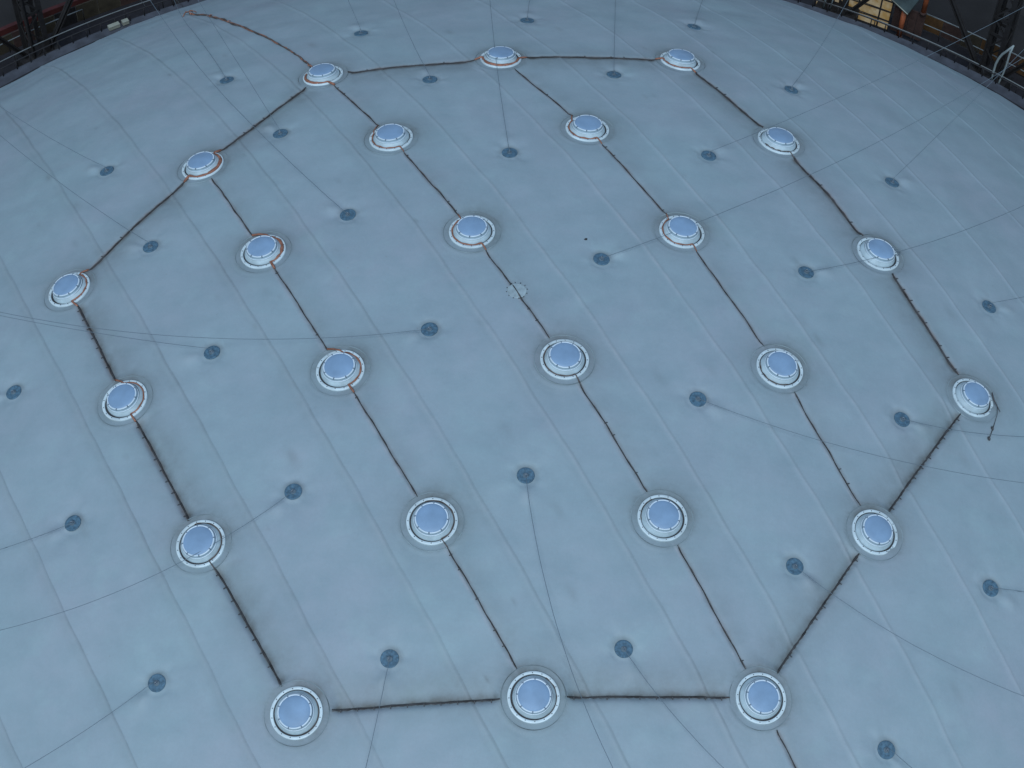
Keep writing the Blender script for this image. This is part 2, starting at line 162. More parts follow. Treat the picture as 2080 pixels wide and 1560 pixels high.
def join(parts):
    vs, fs = [], []
    for v, f in parts:
        o = len(vs)
        vs += list(v); fs += [tuple(i + o for i in q) for q in f]
    return vs, fs

# ---------------------------------------------------------------- materials
def mat(name, col, rough=.6, metal=0.0, spec=.4, noise=None, bump=None, emit=None, strength=0):
    m = bpy.data.materials.new(name); m.use_nodes = True
    nt = m.node_tree; b = nt.nodes['Principled BSDF']
    b.inputs['Base Color'].default_value = (*col, 1)
    b.inputs['Roughness'].default_value = rough
    b.inputs['Metallic'].default_value = metal
    b.inputs['Specular IOR Level'].default_value = spec
    tc = nt.nodes.new('ShaderNodeNewGeometry')
    if noise:
        sc, amt = noise
        n = nt.nodes.new('ShaderNodeTexNoise'); n.inputs['Scale'].default_value = sc
        n.inputs['Detail'].default_value = 5
        nt.links.new(tc.outputs['Position'], n.inputs['Vector'])
        mp = nt.nodes.new('ShaderNodeMapRange')
        mp.inputs[1].default_value = .3; mp.inputs[2].default_value = .7
        mp.inputs[3].default_value = 1 - amt; mp.inputs[4].default_value = 1 + amt
        nt.links.new(n.outputs['Fac'], mp.inputs[0])
        mx = nt.nodes.new('ShaderNodeVectorMath'); mx.operation = 'SCALE'
        mx.inputs[0].default_value = col
        nt.links.new(mp.outputs[0], mx.inputs['Scale'])
        nt.links.new(mx.outputs[0], b.inputs['Base Color'])
    if bump:
        sc, amt = bump
        n2 = nt.nodes.new('ShaderNodeTexNoise'); n2.inputs['Scale'].default_value = sc
        n2.inputs['Detail'].default_value = 4
        nt.links.new(tc.outputs['Position'], n2.inputs['Vector'])
        bp = nt.nodes.new('ShaderNodeBump'); bp.inputs['Strength'].default_value = amt
        bp.inputs['Distance'].default_value = .02
        nt.links.new(n2.outputs['Fac'], bp.inputs['Height'])
        nt.links.new(bp.outputs[0], b.inputs['Normal'])
    if emit:
        b.inputs['Emission Color'].default_value = (*emit, 1)
        b.inputs['Emission Strength'].default_value = strength
    return m

def membrane_material():
    m = bpy.data.materials.new('membrane'); m.use_nodes = True
    nt = m.node_tree; N = nt.nodes; L = nt.links
    b = N['Principled BSDF']
    b.inputs['Roughness'].default_value = .62
    b.inputs['Specular IOR Level'].default_value = .3
    tc = N.new('ShaderNodeTexCoord')
    def noise(scale, detail, rough=.55, vec=None):
        n = N.new('ShaderNodeTexNoise'); n.inputs['Scale'].default_value = scale
        n.inputs['Detail'].default_value = detail; n.inputs['Roughness'].default_value = rough
        L.new(vec or tc.outputs['Object'], n.inputs['Vector'])
        return n.outputs['Fac']
    def rng(x, a, bb, c, d):
        r = N.new('ShaderNodeMapRange'); r.inputs[1].default_value = a; r.inputs[2].default_value = bb
        r.inputs[3].default_value = c; r.inputs[4].default_value = d
        L.new(x, r.inputs[0]); return r.outputs[0]
    def math_(op, x, y):
        q = N.new('ShaderNodeMath'); q.operation = op
        for i, v in enumerate((x, y)):
            if isinstance(v, (int, float)): q.inputs[i].default_value = v
            else: L.new(v, q.inputs[i])
        return q.outputs[0]
    def mix(f, a, bb, blend='MIX'):
        q = N.new('ShaderNodeMix'); q.data_type = 'RGBA'; q.blend_type = blend
        if isinstance(f, (int, float)): q.inputs[0].default_value = f
        else: L.new(f, q.inputs[0])
        for i, v in ((6, a), (7, bb)):
            if isinstance(v, tuple): q.inputs[i].default_value = (*v, 1)
            else: L.new(v, q.inputs[i])
        return q.outputs[2]
    # large faint clouds: bluish clean cloth against purplish grime
    base = mix(rng(noise(.16, 4), .35, .65, 0, 1), MEM_A, MEM_B)
    base = mix(rng(noise(.9, 6, .6), .35, .7, 0, .7), base, MEM_C)
    # streaks running with the cloth strips
    mp = N.new('ShaderNodeMapping'); mp.inputs['Rotation'].default_value[2] = math.radians(60)
    mp.inputs['Scale'].default_value = (.22, 2.2, 1)
    L.new(tc.outputs['Object'], mp.inputs['Vector'])
    st = rng(noise(1.0, 5, .6, mp.outputs[0]), .42, .72, 0, .3)
    base = mix(st, base, MEM_B)
    # fine mottling and specks
    base = mix(rng(noise(9, 6, .7), .3, .75, 0, .16), base, (.2, .21, .22))
    base = mix(rng(noise(.55, 5, .6), .56, .74, 0, .35), base, (.27, .40, .44))
    sp = rng(noise(3.3, 3, .8), .71, .76, 0, .25)
    base = mix(sp, base, (.16, .15, .14))
    d = N.new('ShaderNodeAttribute'); d.attribute_name = 'dirt_shade'
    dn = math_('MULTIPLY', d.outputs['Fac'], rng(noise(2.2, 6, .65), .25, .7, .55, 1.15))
    base = mix(math_('MINIMUM', dn, .94), base, (.082, .092, .088))  # grime and painted crease shade share this dark tone
    g = N.new('ShaderNodeAttribute'); g.attribute_name = 'rust'
    gn = math_('MULTIPLY', g.outputs['Fac'], rng(noise(3.0, 5, .7), .35, .7, .2, 1.1))
    base = mix(math_('MINIMUM', gn, .8), base, (.17, .105, .08))
    s = N.new('ShaderNodeAttribute'); s.attribute_name = 'weld_light'
    sn = math_('MULTIPLY', s.outputs['Fac'], rng(noise(1.3, 5, .7), .35, .62, .1, 1))
    base = mix(math_('MULTIPLY', sn, .72), base, (.37, .42, .47))  # painted light on seams and rope edges pales the cloth
    L.new(base, b.inputs['Base Color'])
    bp = N.new('ShaderNodeBump'); bp.inputs['Strength'].default_value = .35; bp.inputs['Distance'].default_value = .03
    hgt = math_('ADD', noise(2.6, 6, .6), math_('MULTIPLY', noise(14, 3), .12))
    L.new(hgt, bp.inputs['Height']); L.new(bp.outputs[0], b.inputs['Normal'])
    return m

MEM_A = (.240, .352, .405); MEM_B = (.260, .338, .402); MEM_C = (.208, .304, .356)
M_mem = membrane_material()
M_edge = mat('grimy_weld_edge', (.16, .225, .255), .75, noise=(1.1, .5))
M_flange = mat('white_coated_flange', (.47, .60, .66), .45, noise=(1.7, .16), spec=.5)
M_curb = mat('curb_cloth', (.34, .46, .52), .55, noise=(2.2, .16), bump=(3, .15))
M_neck = mat('grey_neck_band', (.27, .385, .46), .6, noise=(3, .1))
M_ring = mat('white_frame_ring', (.50, .63, .73), .38, noise=(6, .05), spec=.5)
M_dome = mat('frosted_acrylic', (.185, .305, .455), .5, noise=(1.3, .13), spec=.3)
M_bolt = mat('dull_bolt_steel', (.09, .10, .12), .5, metal=.4)
M_clamp = mat('dull_clamp_paint', (.13, .19, .25), .6)
M_gap = mat('dark_gutter_shade', (.035, .04, .045), .8)  # shade of the gap inside the flange, put into a dark colour
M_rope = mat('weathered_dark_rope', (.036, .040, .044), .9, noise=(1.8, .55), bump=(25, .8))
M_orange = mat('orange_cable_sheath', (.23, .105, .07), .6, noise=(5, .35), bump=(20, .5))
M_rusty = mat('rusty_orange_strand', (.082, .070, .066), .8, noise=(2, .6))
M_tie = mat('dark_tie', (.05, .055, .06), .7)
M_plate = mat('anchor_plate_paint', (.058, .128, .190), .7, noise=(9, .35), bump=(30, .4))
M_plate2 = mat('anchor_washer', (.09, .14, .18), .6, noise=(9, .2))
M_eye = mat('anchor_steel', (.22, .28, .34), .45, metal=.5)
M_wire = mat('grey_wire', (.115, .165, .205), .55, metal=.2)
M_steel = mat('dark_riveted_steel', (.009, .0095, .011), .75, noise=(2.5, .4), bump=(8, .3))
M_rail = mat('galvanised_rail', (.14, .17, .185), .5, metal=.2, noise=(3, .15))
M_railp = mat('dark_post_paint', (.012, .014, .018), .7)
M_walk = mat('walkway_grating', (.042, .052, .070), .8, noise=(1.5, .3), bump=(18, .5))
M_kerb = mat('gutter_edge', (.009, .010, .014), .8, noise=(2, .3))
M_ground = mat('dark_yard_paving', (.013, .0135, .0145), .9, noise=(.35, .35), bump=(5, .3))  # albedo lowered here and on boards and red steel for overcast shade
M_brick = mat('dark_red_brick', (.036, .021, .019), .9, noise=(2.5, .35), bump=(12, .5))
M_ochre = mat('ochre_board', (.062, .034, .012), .8, noise=(1.5, .35), bump=(8, .3))
M_olive = mat('olive_brown_board', (.030, .027, .018), .85, noise=(1.5, .4))
M_red = mat('dark_red_steel', (.040, .008, .008), .7, noise=(1.2, .4))
M_white = mat('pale_bracket_paint', (.20, .26, .28), .55, noise=(4, .12))
M_orangep = mat('orange_pillar_paint', (.24, .07, .028), .6, noise=(2, .3), emit=(1, .2, .05), strength=.0)
M_teal = mat('teal_sheet_roof', (.028, .048, .052), .6, noise=(1.5, .25))
M_cream = mat('cream_box_paint', (.22, .25, .22), .6, noise=(3, .08))

def lit_glass():
    m = bpy.data.materials.new('lit_amber_glass'); m.use_nodes = True
    nt = m.node_tree; b = nt.nodes['Principled BSDF']
    tc = nt.nodes.new('ShaderNodeTexCoord')
    n = nt.nodes.new('ShaderNodeTexNoise'); n.inputs['Scale'].default_value = 2.1; n.inputs['Detail'].default_value = 4
    nt.links.new(tc.outputs['Object'], n.inputs['Vector'])
    cr = nt.nodes.new('ShaderNodeValToRGB')
    cr.color_ramp.elements[0].position = .36; cr.color_ramp.elements[0].color = (.34, .20, .05, 1)
    cr.color_ramp.elements[1].position = .66; cr.color_ramp.elements[1].color = (.52, .46, .34, 1)
    nt.links.new(n.outputs['Fac'], cr.inputs['Fac'])
    b.inputs['Base Color'].default_value = (.18, .15, .08, 1)
    b.inputs['Roughness'].default_value = .25
    nt.links.new(cr.outputs['Color'], b.inputs['Emission Color'])
    b.inputs['Emission Strength'].default_value = EMIT
    return m
M_lit = lit_glass()

# ---------------------------------------------------------------- rope network between the skylights
NB = [('A0','A1'),('A1','A2'),('A2','A3'),('A3','B4'),('B4','C5'),('C5','D4'),('D4','E3'),('E3','E2'),('E2','E1'),('E1','E0'),
      ('E0','D0'),('D0','C0'),('C0','B0'),('B0','A0'),
      ('B0','B1'),('B1','B2'),('B2','B3'),('B3','B4'),
      ('C0','C1'),('C1','C2'),('C2','C3'),('C3','C4'),('C4','C5'),
      ('D0','D1'),('D1','D2'),('D2','D3'),('D3','D4')]
THICK = 14                                   # the first fourteen run round the outside
# distance from skylight centre at which each rope starts / ends
segs = []
for i, (a, b) in enumerate(NB):
    pa = np.array(SKY[a][:2]); pb = np.array(SKY[b][:2])
    L_ = np.linalg.norm(pb - pa); e = (pb - pa) / L_
    t0, t1 = 1.22, 1.22
    if (a, b) == ('A3', 'B4'): t0, t1 = 1.35, 1.28
    segs.append((pa + e * t0, pb - e * t1, i < THICK))
tail0 = np.array(SKY['C5'][:2]) + np.array((.5, -.866)) * 1.3
segs.append((tail0, tail0 + np.array((.5, -.866)) * 5.0, False))

# ---------------------------------------------------------------- roof relief
nrng = np.random.RandomState(11)
WAVES = []
for k in range(46):
    lam = 10 ** nrng.uniform(math.log10(1.2), math.log10(9))
    a = nrng.uniform(0, 2 * np.pi)
    WAVES.append((2 * np.pi / lam * np.cos(a), 2 * np.pi / lam * np.sin(a), nrng.uniform(0, 6.28), .0011 * lam ** 1.05))

SPOTS = [(nrng.uniform(-24, 24), nrng.uniform(-20, 22), nrng.uniform(.06, .22), nrng.uniform(.08, .28)) for _ in range(70)]
SPOTS.append((-.68, -17.28, .1, .6))

def relief(x, y):
    """height above the sphere and the dirt / rust amounts at unrolled coordinates"""
    h = np.zeros_like(x); dirt_shade = np.zeros_like(x); rust = np.zeros_like(x); lit_lip = np.zeros_like(x)
    for kx, ky, ph, am in WAVES:
        h += am * np.sin(kx * x + ky * y + ph)
    for (p, q, thick) in segs:
        e = q - p; L_ = np.linalg.norm(e); e = e / L_
        n = np.array((-e[1], e[0]))
        mid = (p + q) / 2
        if np.dot(n, -mid) < 0: n = -n                     # n points to the middle of the roof
        s = (x - p[0]) * e[0] + (y - p[1]) * e[1]
        d = (x - p[0]) * n[0] + (y - p[1]) * n[1]
        m = (s > -1.0) & (s < L_ + 1.0) & (np.abs(d) < 3)
        if not m.any(): continue
        ss, dd = s[m], d[m]
        fade = np.clip((ss + .25) / .5, 0, 1) * np.clip((L_ + .25 - ss) / .5, 0, 1)
        fade = fade * fade * (3 - 2 * fade)
        wob = .25 * np.sin(ss * 2.1 + p[0] * 3) + .2 * np.sin(ss * 4.7 + p[1])
        bot = 1.0 if mid[1] < 0 else .7
        if thick:
            inn = np.where(dd > 0, np.exp(-(np.abs(dd) / .55) ** 1.3), np.exp(-(np.abs(dd) / .13) ** 1.6))
            far_ = 1 / (1 + math.exp(-(mid[1] + 1) / 1.5))
            h[m] -= (.23 - .165 * far_) * fade * inn * (1 + .2 * wob)
            dirt_shade[m] = np.maximum(dirt_shade[m], fade * (.98 * np.where(dd > 0, .62 * np.exp(-(np.abs(dd) / (.44 * bot + .04)) ** 1.7) + .36 * np.exp(-(np.abs(dd) / .16) ** 1.5),
                                                 np.exp(-(np.abs(dd) / .07) ** 2))) * (1 + .35 * wob))  # grime on the inner side, deepened to paint the step's shadow
            dirt_shade[m] = np.maximum(dirt_shade[m], fade * .30 * np.exp(-(np.abs(dd - .35) / .95) ** 2) * (1 + .3 * wob))
            h[m] += (.018 if mid[1] < 0 else .004) * fade * np.exp(-((dd + .17) / .08) ** 2)
            lit_lip[m] = np.maximum(lit_lip[m], fade * (.32 if mid[1] < 0 else 0) * np.exp(-((dd + .15) / .08) ** 2))  # lit outer edge of the groove painted as paler cloth
            if mid[1] > 0 or mid[0] < -13:
                rust[m] = np.maximum(rust[m], .5 * fade * np.exp(-(np.abs(dd + .04) / .09) ** 2) * (1 + .6 * wob))
        else:
            inn = np.exp(-(np.abs(dd) / .16) ** 1.4)
            h[m] -= .075 * fade * inn * (1 + .3 * wob)
            side = 1 if n[0] > 0 else -1
            h[m] += .03 * fade * np.exp(-((dd * side + .15) / .07) ** 2)
            lit_lip[m] = np.maximum(lit_lip[m], fade * .95 * np.exp(-((dd * side + .12) / .06) ** 2))  # highlight along the west edge of the rope, painted pale
            lf = np.exp(-(np.abs(dd) / .10) ** 1.5)
            dirt_shade[m] = np.maximum(dirt_shade[m], fade * .55 * lf * (1 + .4 * wob))
            east = dd * side
            dirt_shade[m] = np.maximum(dirt_shade[m], fade * .24 * np.where(east > 0, np.exp(-(east / .7) ** 1.4), 0) * (1 + .5 * wob))  # broad darker band on the east side of thin ropes
            rust[m] = np.maximum(rust[m], .25 * fade * np.exp(-(np.abs(dd) / .1) ** 2) * (1 + wob))
    for n_, (sx, sy, sr) in SKY.items():
        dx, dy = x - sx, y - sy
        r = np.hypot(dx, dy); m = r < 3.2
        if not m.any(): continue
        rr = r[m]; an = np.arctan2(dy[m], dx[m])
        calm = 1 / (1 + np.exp((rr - 1.35) / .10))
        h[m] = h[m] * (1 - calm) - .012 * calm
        h[m] += .018 * np.exp(-((rr - 1.30) / .07) ** 2) 
        h[m] += .006 * np.sin(rr * 26 + an) * np.exp(-((rr - 1.5) / .3) ** 2)
        # grime round each skylight, with its north-side shadow painted in
        up = .5 + .5 * np.cos(an - math.radians(75) - .5 * math.sin(sx))
        k = .55 * np.exp(-np.clip(rr - 1.0, 0, 9) / .32) * (.35 + .65 * up) * (1 + .25 * np.sin(an * 3 + sx))
        k += .16 * np.exp(-((rr - 1.25) / .05) ** 2)
        k += .26 * np.exp(-(rr / 2.0) ** 3) * (.4 + .6 * up)
        dirt_shade[m] = np.maximum(dirt_shade[m], k)
    for (px, py, pr, pa) in SPOTS:
        dx, dy = x - px, y - py
        m = (np.abs(dx) < 1) & (np.abs(dy) < 1)
        if m.any():
            q_ = ((dx[m] * .5 - dy[m] * .87) / (pr * 2.2)) ** 2 + ((dx[m] * .87 + dy[m] * .5) / pr) ** 2
            dirt_shade[m] = np.maximum(dirt_shade[m], pa * np.exp(-q_))
    for (px, py) in DISCS:
        dx, dy = x - px, y - py
        r = np.hypot(dx, dy); m = r < 2.4
        if not m.any(): continue
        rr = r[m]; an = np.arctan2(dy[m], dx[m]); out = math.atan2(py, px)
        calm = 1 / (1 + np.exp((rr - .46) / .04)); h[m] = h[m] * (1 - calm) - .075 * calm
        h[m] -= .07 * np.exp(-(rr / .75) ** 2) * (rr > .42)
        h[m] += .014 * np.cos(an * 5 + px) * np.exp(-((rr - .8) / .3) ** 2)
        h[m] += .008 * np.cos(an * 9 + py) * np.exp(-((rr - .65) / .18) ** 2)
        # the pull of the tether lifts a crease outward
        pull = np.exp(-((np.angle(np.exp(1j * (an - out)))) / .30) ** 2) * np.exp(-((rr - .85) / .42) ** 2)
        h[m] += .085 * pull
        lit_lip[m] = np.maximum(lit_lip[m], .22 * pull)  # highlight of the pulled crease put into the colour
        dirt_shade[m] = np.maximum(dirt_shade[m], .42 * np.exp(-((rr - .40) / .13) ** 2) * (.45 + .55 * np.cos(an - 1.3 + .4 * math.sin(px))))  # dimple shading painted round the plate, darkest on its upper side
        h[m] += 0
    return h, np.clip(dirt_shade, 0, 1), np.clip(rust, 0, 1), lit_lip

def surf_h(x, y):
    h, _, _, _ = relief(np.array([float(x)]), np.array([float(y)]))
    return float(h[0])

U = np.array((.5, -.8660254)); V = np.array((.8660254, .5))
PITCH = 4.085
RMAX = 48.0

roof = empty('membrane_roof', 'big round grey-blue cloth roof bulging upward, with long parallel welded strips', 'dome roof')
k0 = -12
for k in range(k0, 12):
    v0 = -PITCH / 2 + k * PITCH + .0; v1 = v0 + PITCH + .16
    if min(abs(v0), abs(v1)) > RMAX - .3: continue
    near = abs((v0 + v1) / 2) < 30
    nv = 46 if near else 10
    nu = 860 if near else 160
    # extra rows at the free edge, which lies on top of the next strip
    vv = np.concatenate([np.linspace(v0, v1 - .34, nv), [v1 - .30, v1 - .24, v1 - .17, v1 - .13, v1 - .10, v1 - .07, v1 - .045, v1 - .02, v1]])
    vv = np.clip(vv, -RMAX + .05, RMAX - .05)
    ue = np.sqrt(np.maximum(RMAX ** 2 - vv ** 2, .01))
    t = np.linspace(-1, 1, nu)
    uu = t[None, :] * ue[:, None]
    VV = np.repeat(vv[:, None], nu, 1)
    wob = .018 * np.sin(uu * .9 + k) + .012 * np.sin(uu * 2.7 + 2 * k)
    VV2 = VV + wob * np.clip((VV - (v0 + v1) / 2) / 1.0, -1, 1)
    X = uu * U[0] + VV2 * V[0]; Y = uu * U[1] + VV2 * V[1]
    x, y = X.ravel(), Y.ravel()
    h, dirt_shade, rust, lit_lip = relief(x, y)
    e = (v1 - VV).ravel()                      # distance to the free edge
    lap = np.where(e < .30, 1.0, 0.0)
    h += np.where(e < .30, .012 * (1 - np.clip((e - .16) / .14, 0, 1)) + .010 * np.exp(-((e - .11) / .05) ** 2), 0)
    s0 = (VV - v0).ravel()
    h -= .004 * np.exp(-s0 / .15)
    mixd = 1 / (1 + math.exp(-(v1 - 0) / 4.0))              # seam ridge shading put into colour: left welds darker, right ones paler
    along = .5 + .5 * np.sin(uu.ravel() * .35 + k * 1.7) * np.sin(uu.ravel() * .13 + k)
    weld_light = np.exp(-((e - .11) / .07) ** 2) * (.15 + .42 * mixd) * (.5 + .7 * along)  # lit seam edge painted as a paler band
    dirt_shade = np.clip(dirt_shade + (.19 - .10 * mixd) * np.exp(-((e - .02) / .07) ** 2) * (.4 + .8 * (1 - along)) + .10 * (1 - mixd) * np.exp(-((e - .2) / .25) ** 2), 0, 1)
    weld_light = weld_light * np.clip(1 - (y - 5) / 16, .22, 1) * np.clip(1.25 - np.abs(x) / 34, .3, 1)
    weld_light = np.maximum(weld_light, lit_lip)  # adds the painted highlights beside ropes and plates
    d = np.hypot(x, y); th = d / R
    sc = np.sin(th) * (R + h) / np.maximum(d, 1e-9)
    co = np.stack([x * sc, y * sc, np.cos(th) * (R + h) - R], 1)
    nvv = len(vv)
    idx = np.arange(nvv * nu).reshape(nvv, nu)
    quads = np.stack([idx[:-1, :-1], idx[:-1, 1:], idx[1:, 1:], idx[1:, :-1]], -1).reshape(-1, 4)
    me = bpy.data.meshes.new('membrane_panel')
    me.vertices.add(len(co)); me.vertices.foreach_set('co', co.ravel())
    me.loops.add(quads.size); me.loops.foreach_set('vertex_index', quads.ravel().astype(np.int32))
    me.polygons.add(len(quads)); me.polygons.foreach_set('loop_start', np.arange(0, quads.size, 4, dtype=np.int32))
    me.polygons.foreach_set('use_smooth', np.ones(len(quads), bool))
    me.update(calc_edges=True); me.validate()
    for nm, arr in (('dirt_shade', dirt_shade), ('rust', rust), ('weld_light', weld_light)):
        at = me.attributes.new(nm, 'FLOAT', 'POINT'); at.data.foreach_set('value', arr.astype(np.float32))
    link('membrane_panel', me, M_mem, roof)
# clamped rim of the roof
rz = math.cos(RMAX / R) * R - R; rr_ = math.sin(RMAX / R) * R
vs, fs = lathe([(rr_ - .25, rz + .12), (rr_ + .05, rz + .12), (rr_ + .1, rz - .05), (rr_ + .1, rz - .6), (rr_ - .25, rz - .6)], 160, True)
link('rim_beam', new_mesh('rim_beam', vs, fs, False), M_kerb, roof)

# ---------------------------------------------------------------- skylights
def skylight_meshes():
    D = {}
    q = lambda r: -r * r / (2 * R)
    vs, fs = lathe([(1.222, -.03), (1.226, .006 + q(1.23)), (1.238, .012 + q(1.24)), (1.25, .006 + q(1.25)), (1.258, -.03)], 64)
    D['patch_edge'] = new_mesh('patch_edge', vs, fs)
    vs, fs = lathe([(.880, .0), (.883, .052), (.890, .060), (.988, .060), (1.0, .048), (1.0, -.02)], 72)
    D['flange'] = new_mesh('flange', vs, fs)
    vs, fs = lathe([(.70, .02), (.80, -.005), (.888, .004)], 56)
    D['gutter_shade'] = new_mesh('gutter_shade', vs, fs)  # floor of the gap, coloured dark to paint its shade
    prof = [(.832, .0), (.828, .035), (.810, .06), (.775, .105), (.735, .15), (.705, .185), (.698, .2)]
    vs, fs = lathe(prof, 56)
    D['curb'] = new_mesh('curb', vs, fs)
    vs, fs = lathe([(.690, .192), (.708, .200), (.714, .212), (.706, .224), (.688, .226)], 56)
    D['collar'] = new_mesh('collar', vs, fs)
    vs, fs = lathe([(.70, .2), (.672, .218), (.655, .24), (.652, .30), (.668, .315), (.664, .330), (.63, .338)], 56)
    D['neck'] = new_mesh('neck', vs, fs)
    vs, fs = lathe([(.650, .325), (.655, .340), (.645, .354), (.618, .358), (.600, .350), (.594, .335)], 64)
    D['frame_ring'] = new_mesh('frame_ring', vs, fs)
    prof = [(.605, .338)] + [(.60 * math.cos(a), .338 + .085 * math.sin(a)) for a in [i * math.pi / 2 / 9 for i in range(1, 9)]] + [(.004, .423)]
    vs, fs = lathe(prof, 48)
    D['acrylic_dome'] = new_mesh('acrylic_dome', vs, fs)
    parts = []
    for i in range(16):
        a = 2 * math.pi * (i + .3) / 16
        v, f = lathe([(.001, .082), (.016, .082), (.021, .074), (.021, .056)], 7)
        parts.append(([(x + .932 * math.cos(a), y + .932 * math.sin(a), z) for x, y, z in v], f))
    vs, fs = join(parts)
    D['bolts'] = new_mesh('bolts', vs, fs, False)
    rotb = box(0, 0, 0, .075, .050, .022)
    vs = [Vector((v.x, v.y, v.z)) for v in rotb[0]]
    v2, f2 = join([(vs, rotb[1]), box(.034, 0, -.02, .014, .035, .04)])
    D['clamp'] = new_mesh('clamp', v2, f2, False)
    return D
SM = skylight_meshes()
SMAT = dict(patch_edge=M_edge, flange=M_flange, gutter_shade=M_gap, curb=M_curb, neck=M_neck, collar=M_ring, frame_ring=M_ring, acrylic_dome=M_dome)
SK_LABEL = {
 'A0': 'white round skylight at the far left of the ring, red cable down its right side',
 'A1': 'white round skylight on the leftmost rope, second one down, dark crescent at its lower left',
 'A2': 'white round skylight at the left crossed by a thin tether wire over its blue dome',
 'A3': 'large white round skylight at the bottom left corner where the rope turns right',
 'B0': 'white skylight at the upper left bend, thick orange cable sweeping round its lower right',
 'B1': 'white skylight just below the upper left bend, broad orange-red cable arc right of its dome',
 'B2': 'white skylight halfway down the second rope from the left, red cable at its right',
 'B3': 'white skylight with a faint cloudy patch on its dome, above the bottom middle one',
 'B4': 'large white skylight at the bottom middle of the picture on the lowest rope',
 'C0': 'white skylight at the top left where a long loose orange cable arrives',
 'C1': 'white skylight below the top left one, smudge of grime touching its left edge',
 'C2': 'white skylight directly above the small apex patch, cable passing its left edge',
 'C3': 'white skylight directly below the small apex patch in the middle of the roof',
 'C4': 'white skylight next above the bottom right one, dark wedge at its lower right',
 'C5': 'large white skylight at the bottom right corner with a thin rope running off below it',
 'D0': 'white skylight at the top middle with a thick orange cable draped along its lower rim',
 'D1': 'white skylight below the top middle one, thin brown cable round its left side',
 'D2': 'white skylight crossed by a thin wire, third on the second rope from the right',
 'D3': 'white skylight on the second rope from the right, just above the lower right bend',
 'D4': 'white skylight at the lower right bend with a torn notch in its lower right flange',
 'E0': 'white skylight at the top right with brown cable along its lower left rim',
 'E1': 'white skylight on the right hand rope, next one below the top right skylight',
 'E2': 'white skylight on the right hand rope, small wire loop sticking out of it',
 'E3': 'white skylight furthest right, tilted, with a frayed strap hanging from its right side',
}
def notch_flange():
    vs, fs = [], []
    n = 72
    prof = [(.880, .0), (.883, .052), (.890, .060), (.988, .060), (1.0, .048), (1.0, -.02)]
    base, _ = lathe(prof, n)
    k = len(prof)
    vs = []
    for i in range(n):
        a = 360 * i / n
        bad = max(0, 1 - abs(a - 312) / 14)
        for j in range(k):
            x, y, z = base[i * k + j]
            s = 1 - bad * .10 * (j >= 3) * (1 + .5 * math.sin(i * 2.3)) + bad * .015 * (j < 3)
            vs.append((x * s, y * s, z - bad * .03))
    _, fs = lathe(prof, n)
    return new_mesh('flange', vs, fs)
def roll_of(nm):
    return {'A3': .1, 'B4': .35, 'C5': .2}.get(nm, (sum(map(ord, nm)) * .37) % 1.0)
for nm, (x, y, r) in SKY.items():
    hh = .0
    m = frame_at(x, y, roll_of(nm), hh) @ Matrix.Scale(max(.93, min(1.02, r)), 4)
    t = empty('skylight', SK_LABEL[nm], 'skylight', m, 'round skylights joined by ropes on the roof')
    for pn in ('patch_edge', 'flange', 'gutter_shade', 'curb', 'neck', 'collar', 'frame_ring', 'acrylic_dome'):
        me = SM[pn]
        if pn == 'flange' and nm in ('D4', 'E3'):
            me = notch_flange()
        if pn == 'flange' and nm in ('D4', 'E3'):
            o = link(pn, me, SMAT[pn], t)
            o.rotation_euler.z = -roll_of(nm) + (0 if nm == 'D4' else .35)
            link('bolts', SM['bolts'], M_bolt, o, kind='stuff')
            continue
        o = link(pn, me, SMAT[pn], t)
        if pn == 'curb':
            dd_ = math.radians({'A': 50, 'B': 60, 'C': 125, 'D': 150, 'E': 160}[nm[0]] + 40 * math.sin(x * 3 + y)) - roll_of(nm)
            lean = .026 + .012 * math.sin(x * 5 + 1)
            o.location = (lean * math.cos(dd_), lean * math.sin(dd_), 0)  # curb set off-centre so the painted gap shade shows as a crescent
        if pn == 'flange':
            link('bolts', SM['bolts'], M_bolt, o, kind='stuff')
        if pn == 'frame_ring':
            for i in range(8):
                c = link('clamp', SM['clamp'], M_clamp, o)
                a = 2 * math.pi * (i + .5) / 8
                c.location = (.64 * math.cos(a), .64 * math.sin(a), .352)
                c.rotation_euler.z = a

# ---------------------------------------------------------------- ropes in the creases
def rope_points(p, q, thick, step=.16):
    e = q - p; L_ = np.linalg.norm(e); n = int(L_ / step)
    nn = np.array((-e[1], e[0])) / L_
    mid = (p + q) / 2
    if np.dot(nn, -mid) < 0: nn = -nn
    ph = rnd.uniform(0, 6)
    res = []
    w = .008 if thick else .014
    for i in range(n + 1):
        t = i / n
        s = t * L_
        off = w * (math.sin(s * 2.3 + ph) + .6 * math.sin(s * 5.1 + 2 * ph)) + (.01 if thick else 0)
        res.append(p + e * t + nn * off)
    return res, nn, L_
ROPE_LABEL = []
def side_words(a, b):
    W = {'A0': 'far left skylight', 'A1': 'left-edge second skylight', 'A2': 'wire-crossed left skylight', 'A3': 'bottom left skylight',
         'B0': 'upper left bend skylight', 'B1': 'second-row second skylight', 'B2': 'second-row third skylight', 'B3': 'cloudy-domed skylight',
         'B4': 'bottom middle skylight', 'C0': 'top left skylight', 'C1': 'middle-row second skylight', 'C2': 'skylight above the apex',
         'C3': 'skylight below the apex', 'C4': 'middle-row fifth skylight', 'C5': 'bottom right skylight', 'D0': 'top middle skylight',
         'D1': 'fourth-row second skylight', 'D2': 'fourth-row wire-crossed skylight', 'D3': 'fourth-row fourth skylight',
         'D4': 'notched lower right skylight', 'E0': 'top right skylight', 'E1': 'right-edge second skylight', 'E2': 'wire-looped right skylight',
         'E3': 'furthest right skylight'}
    return W[a], W[b]
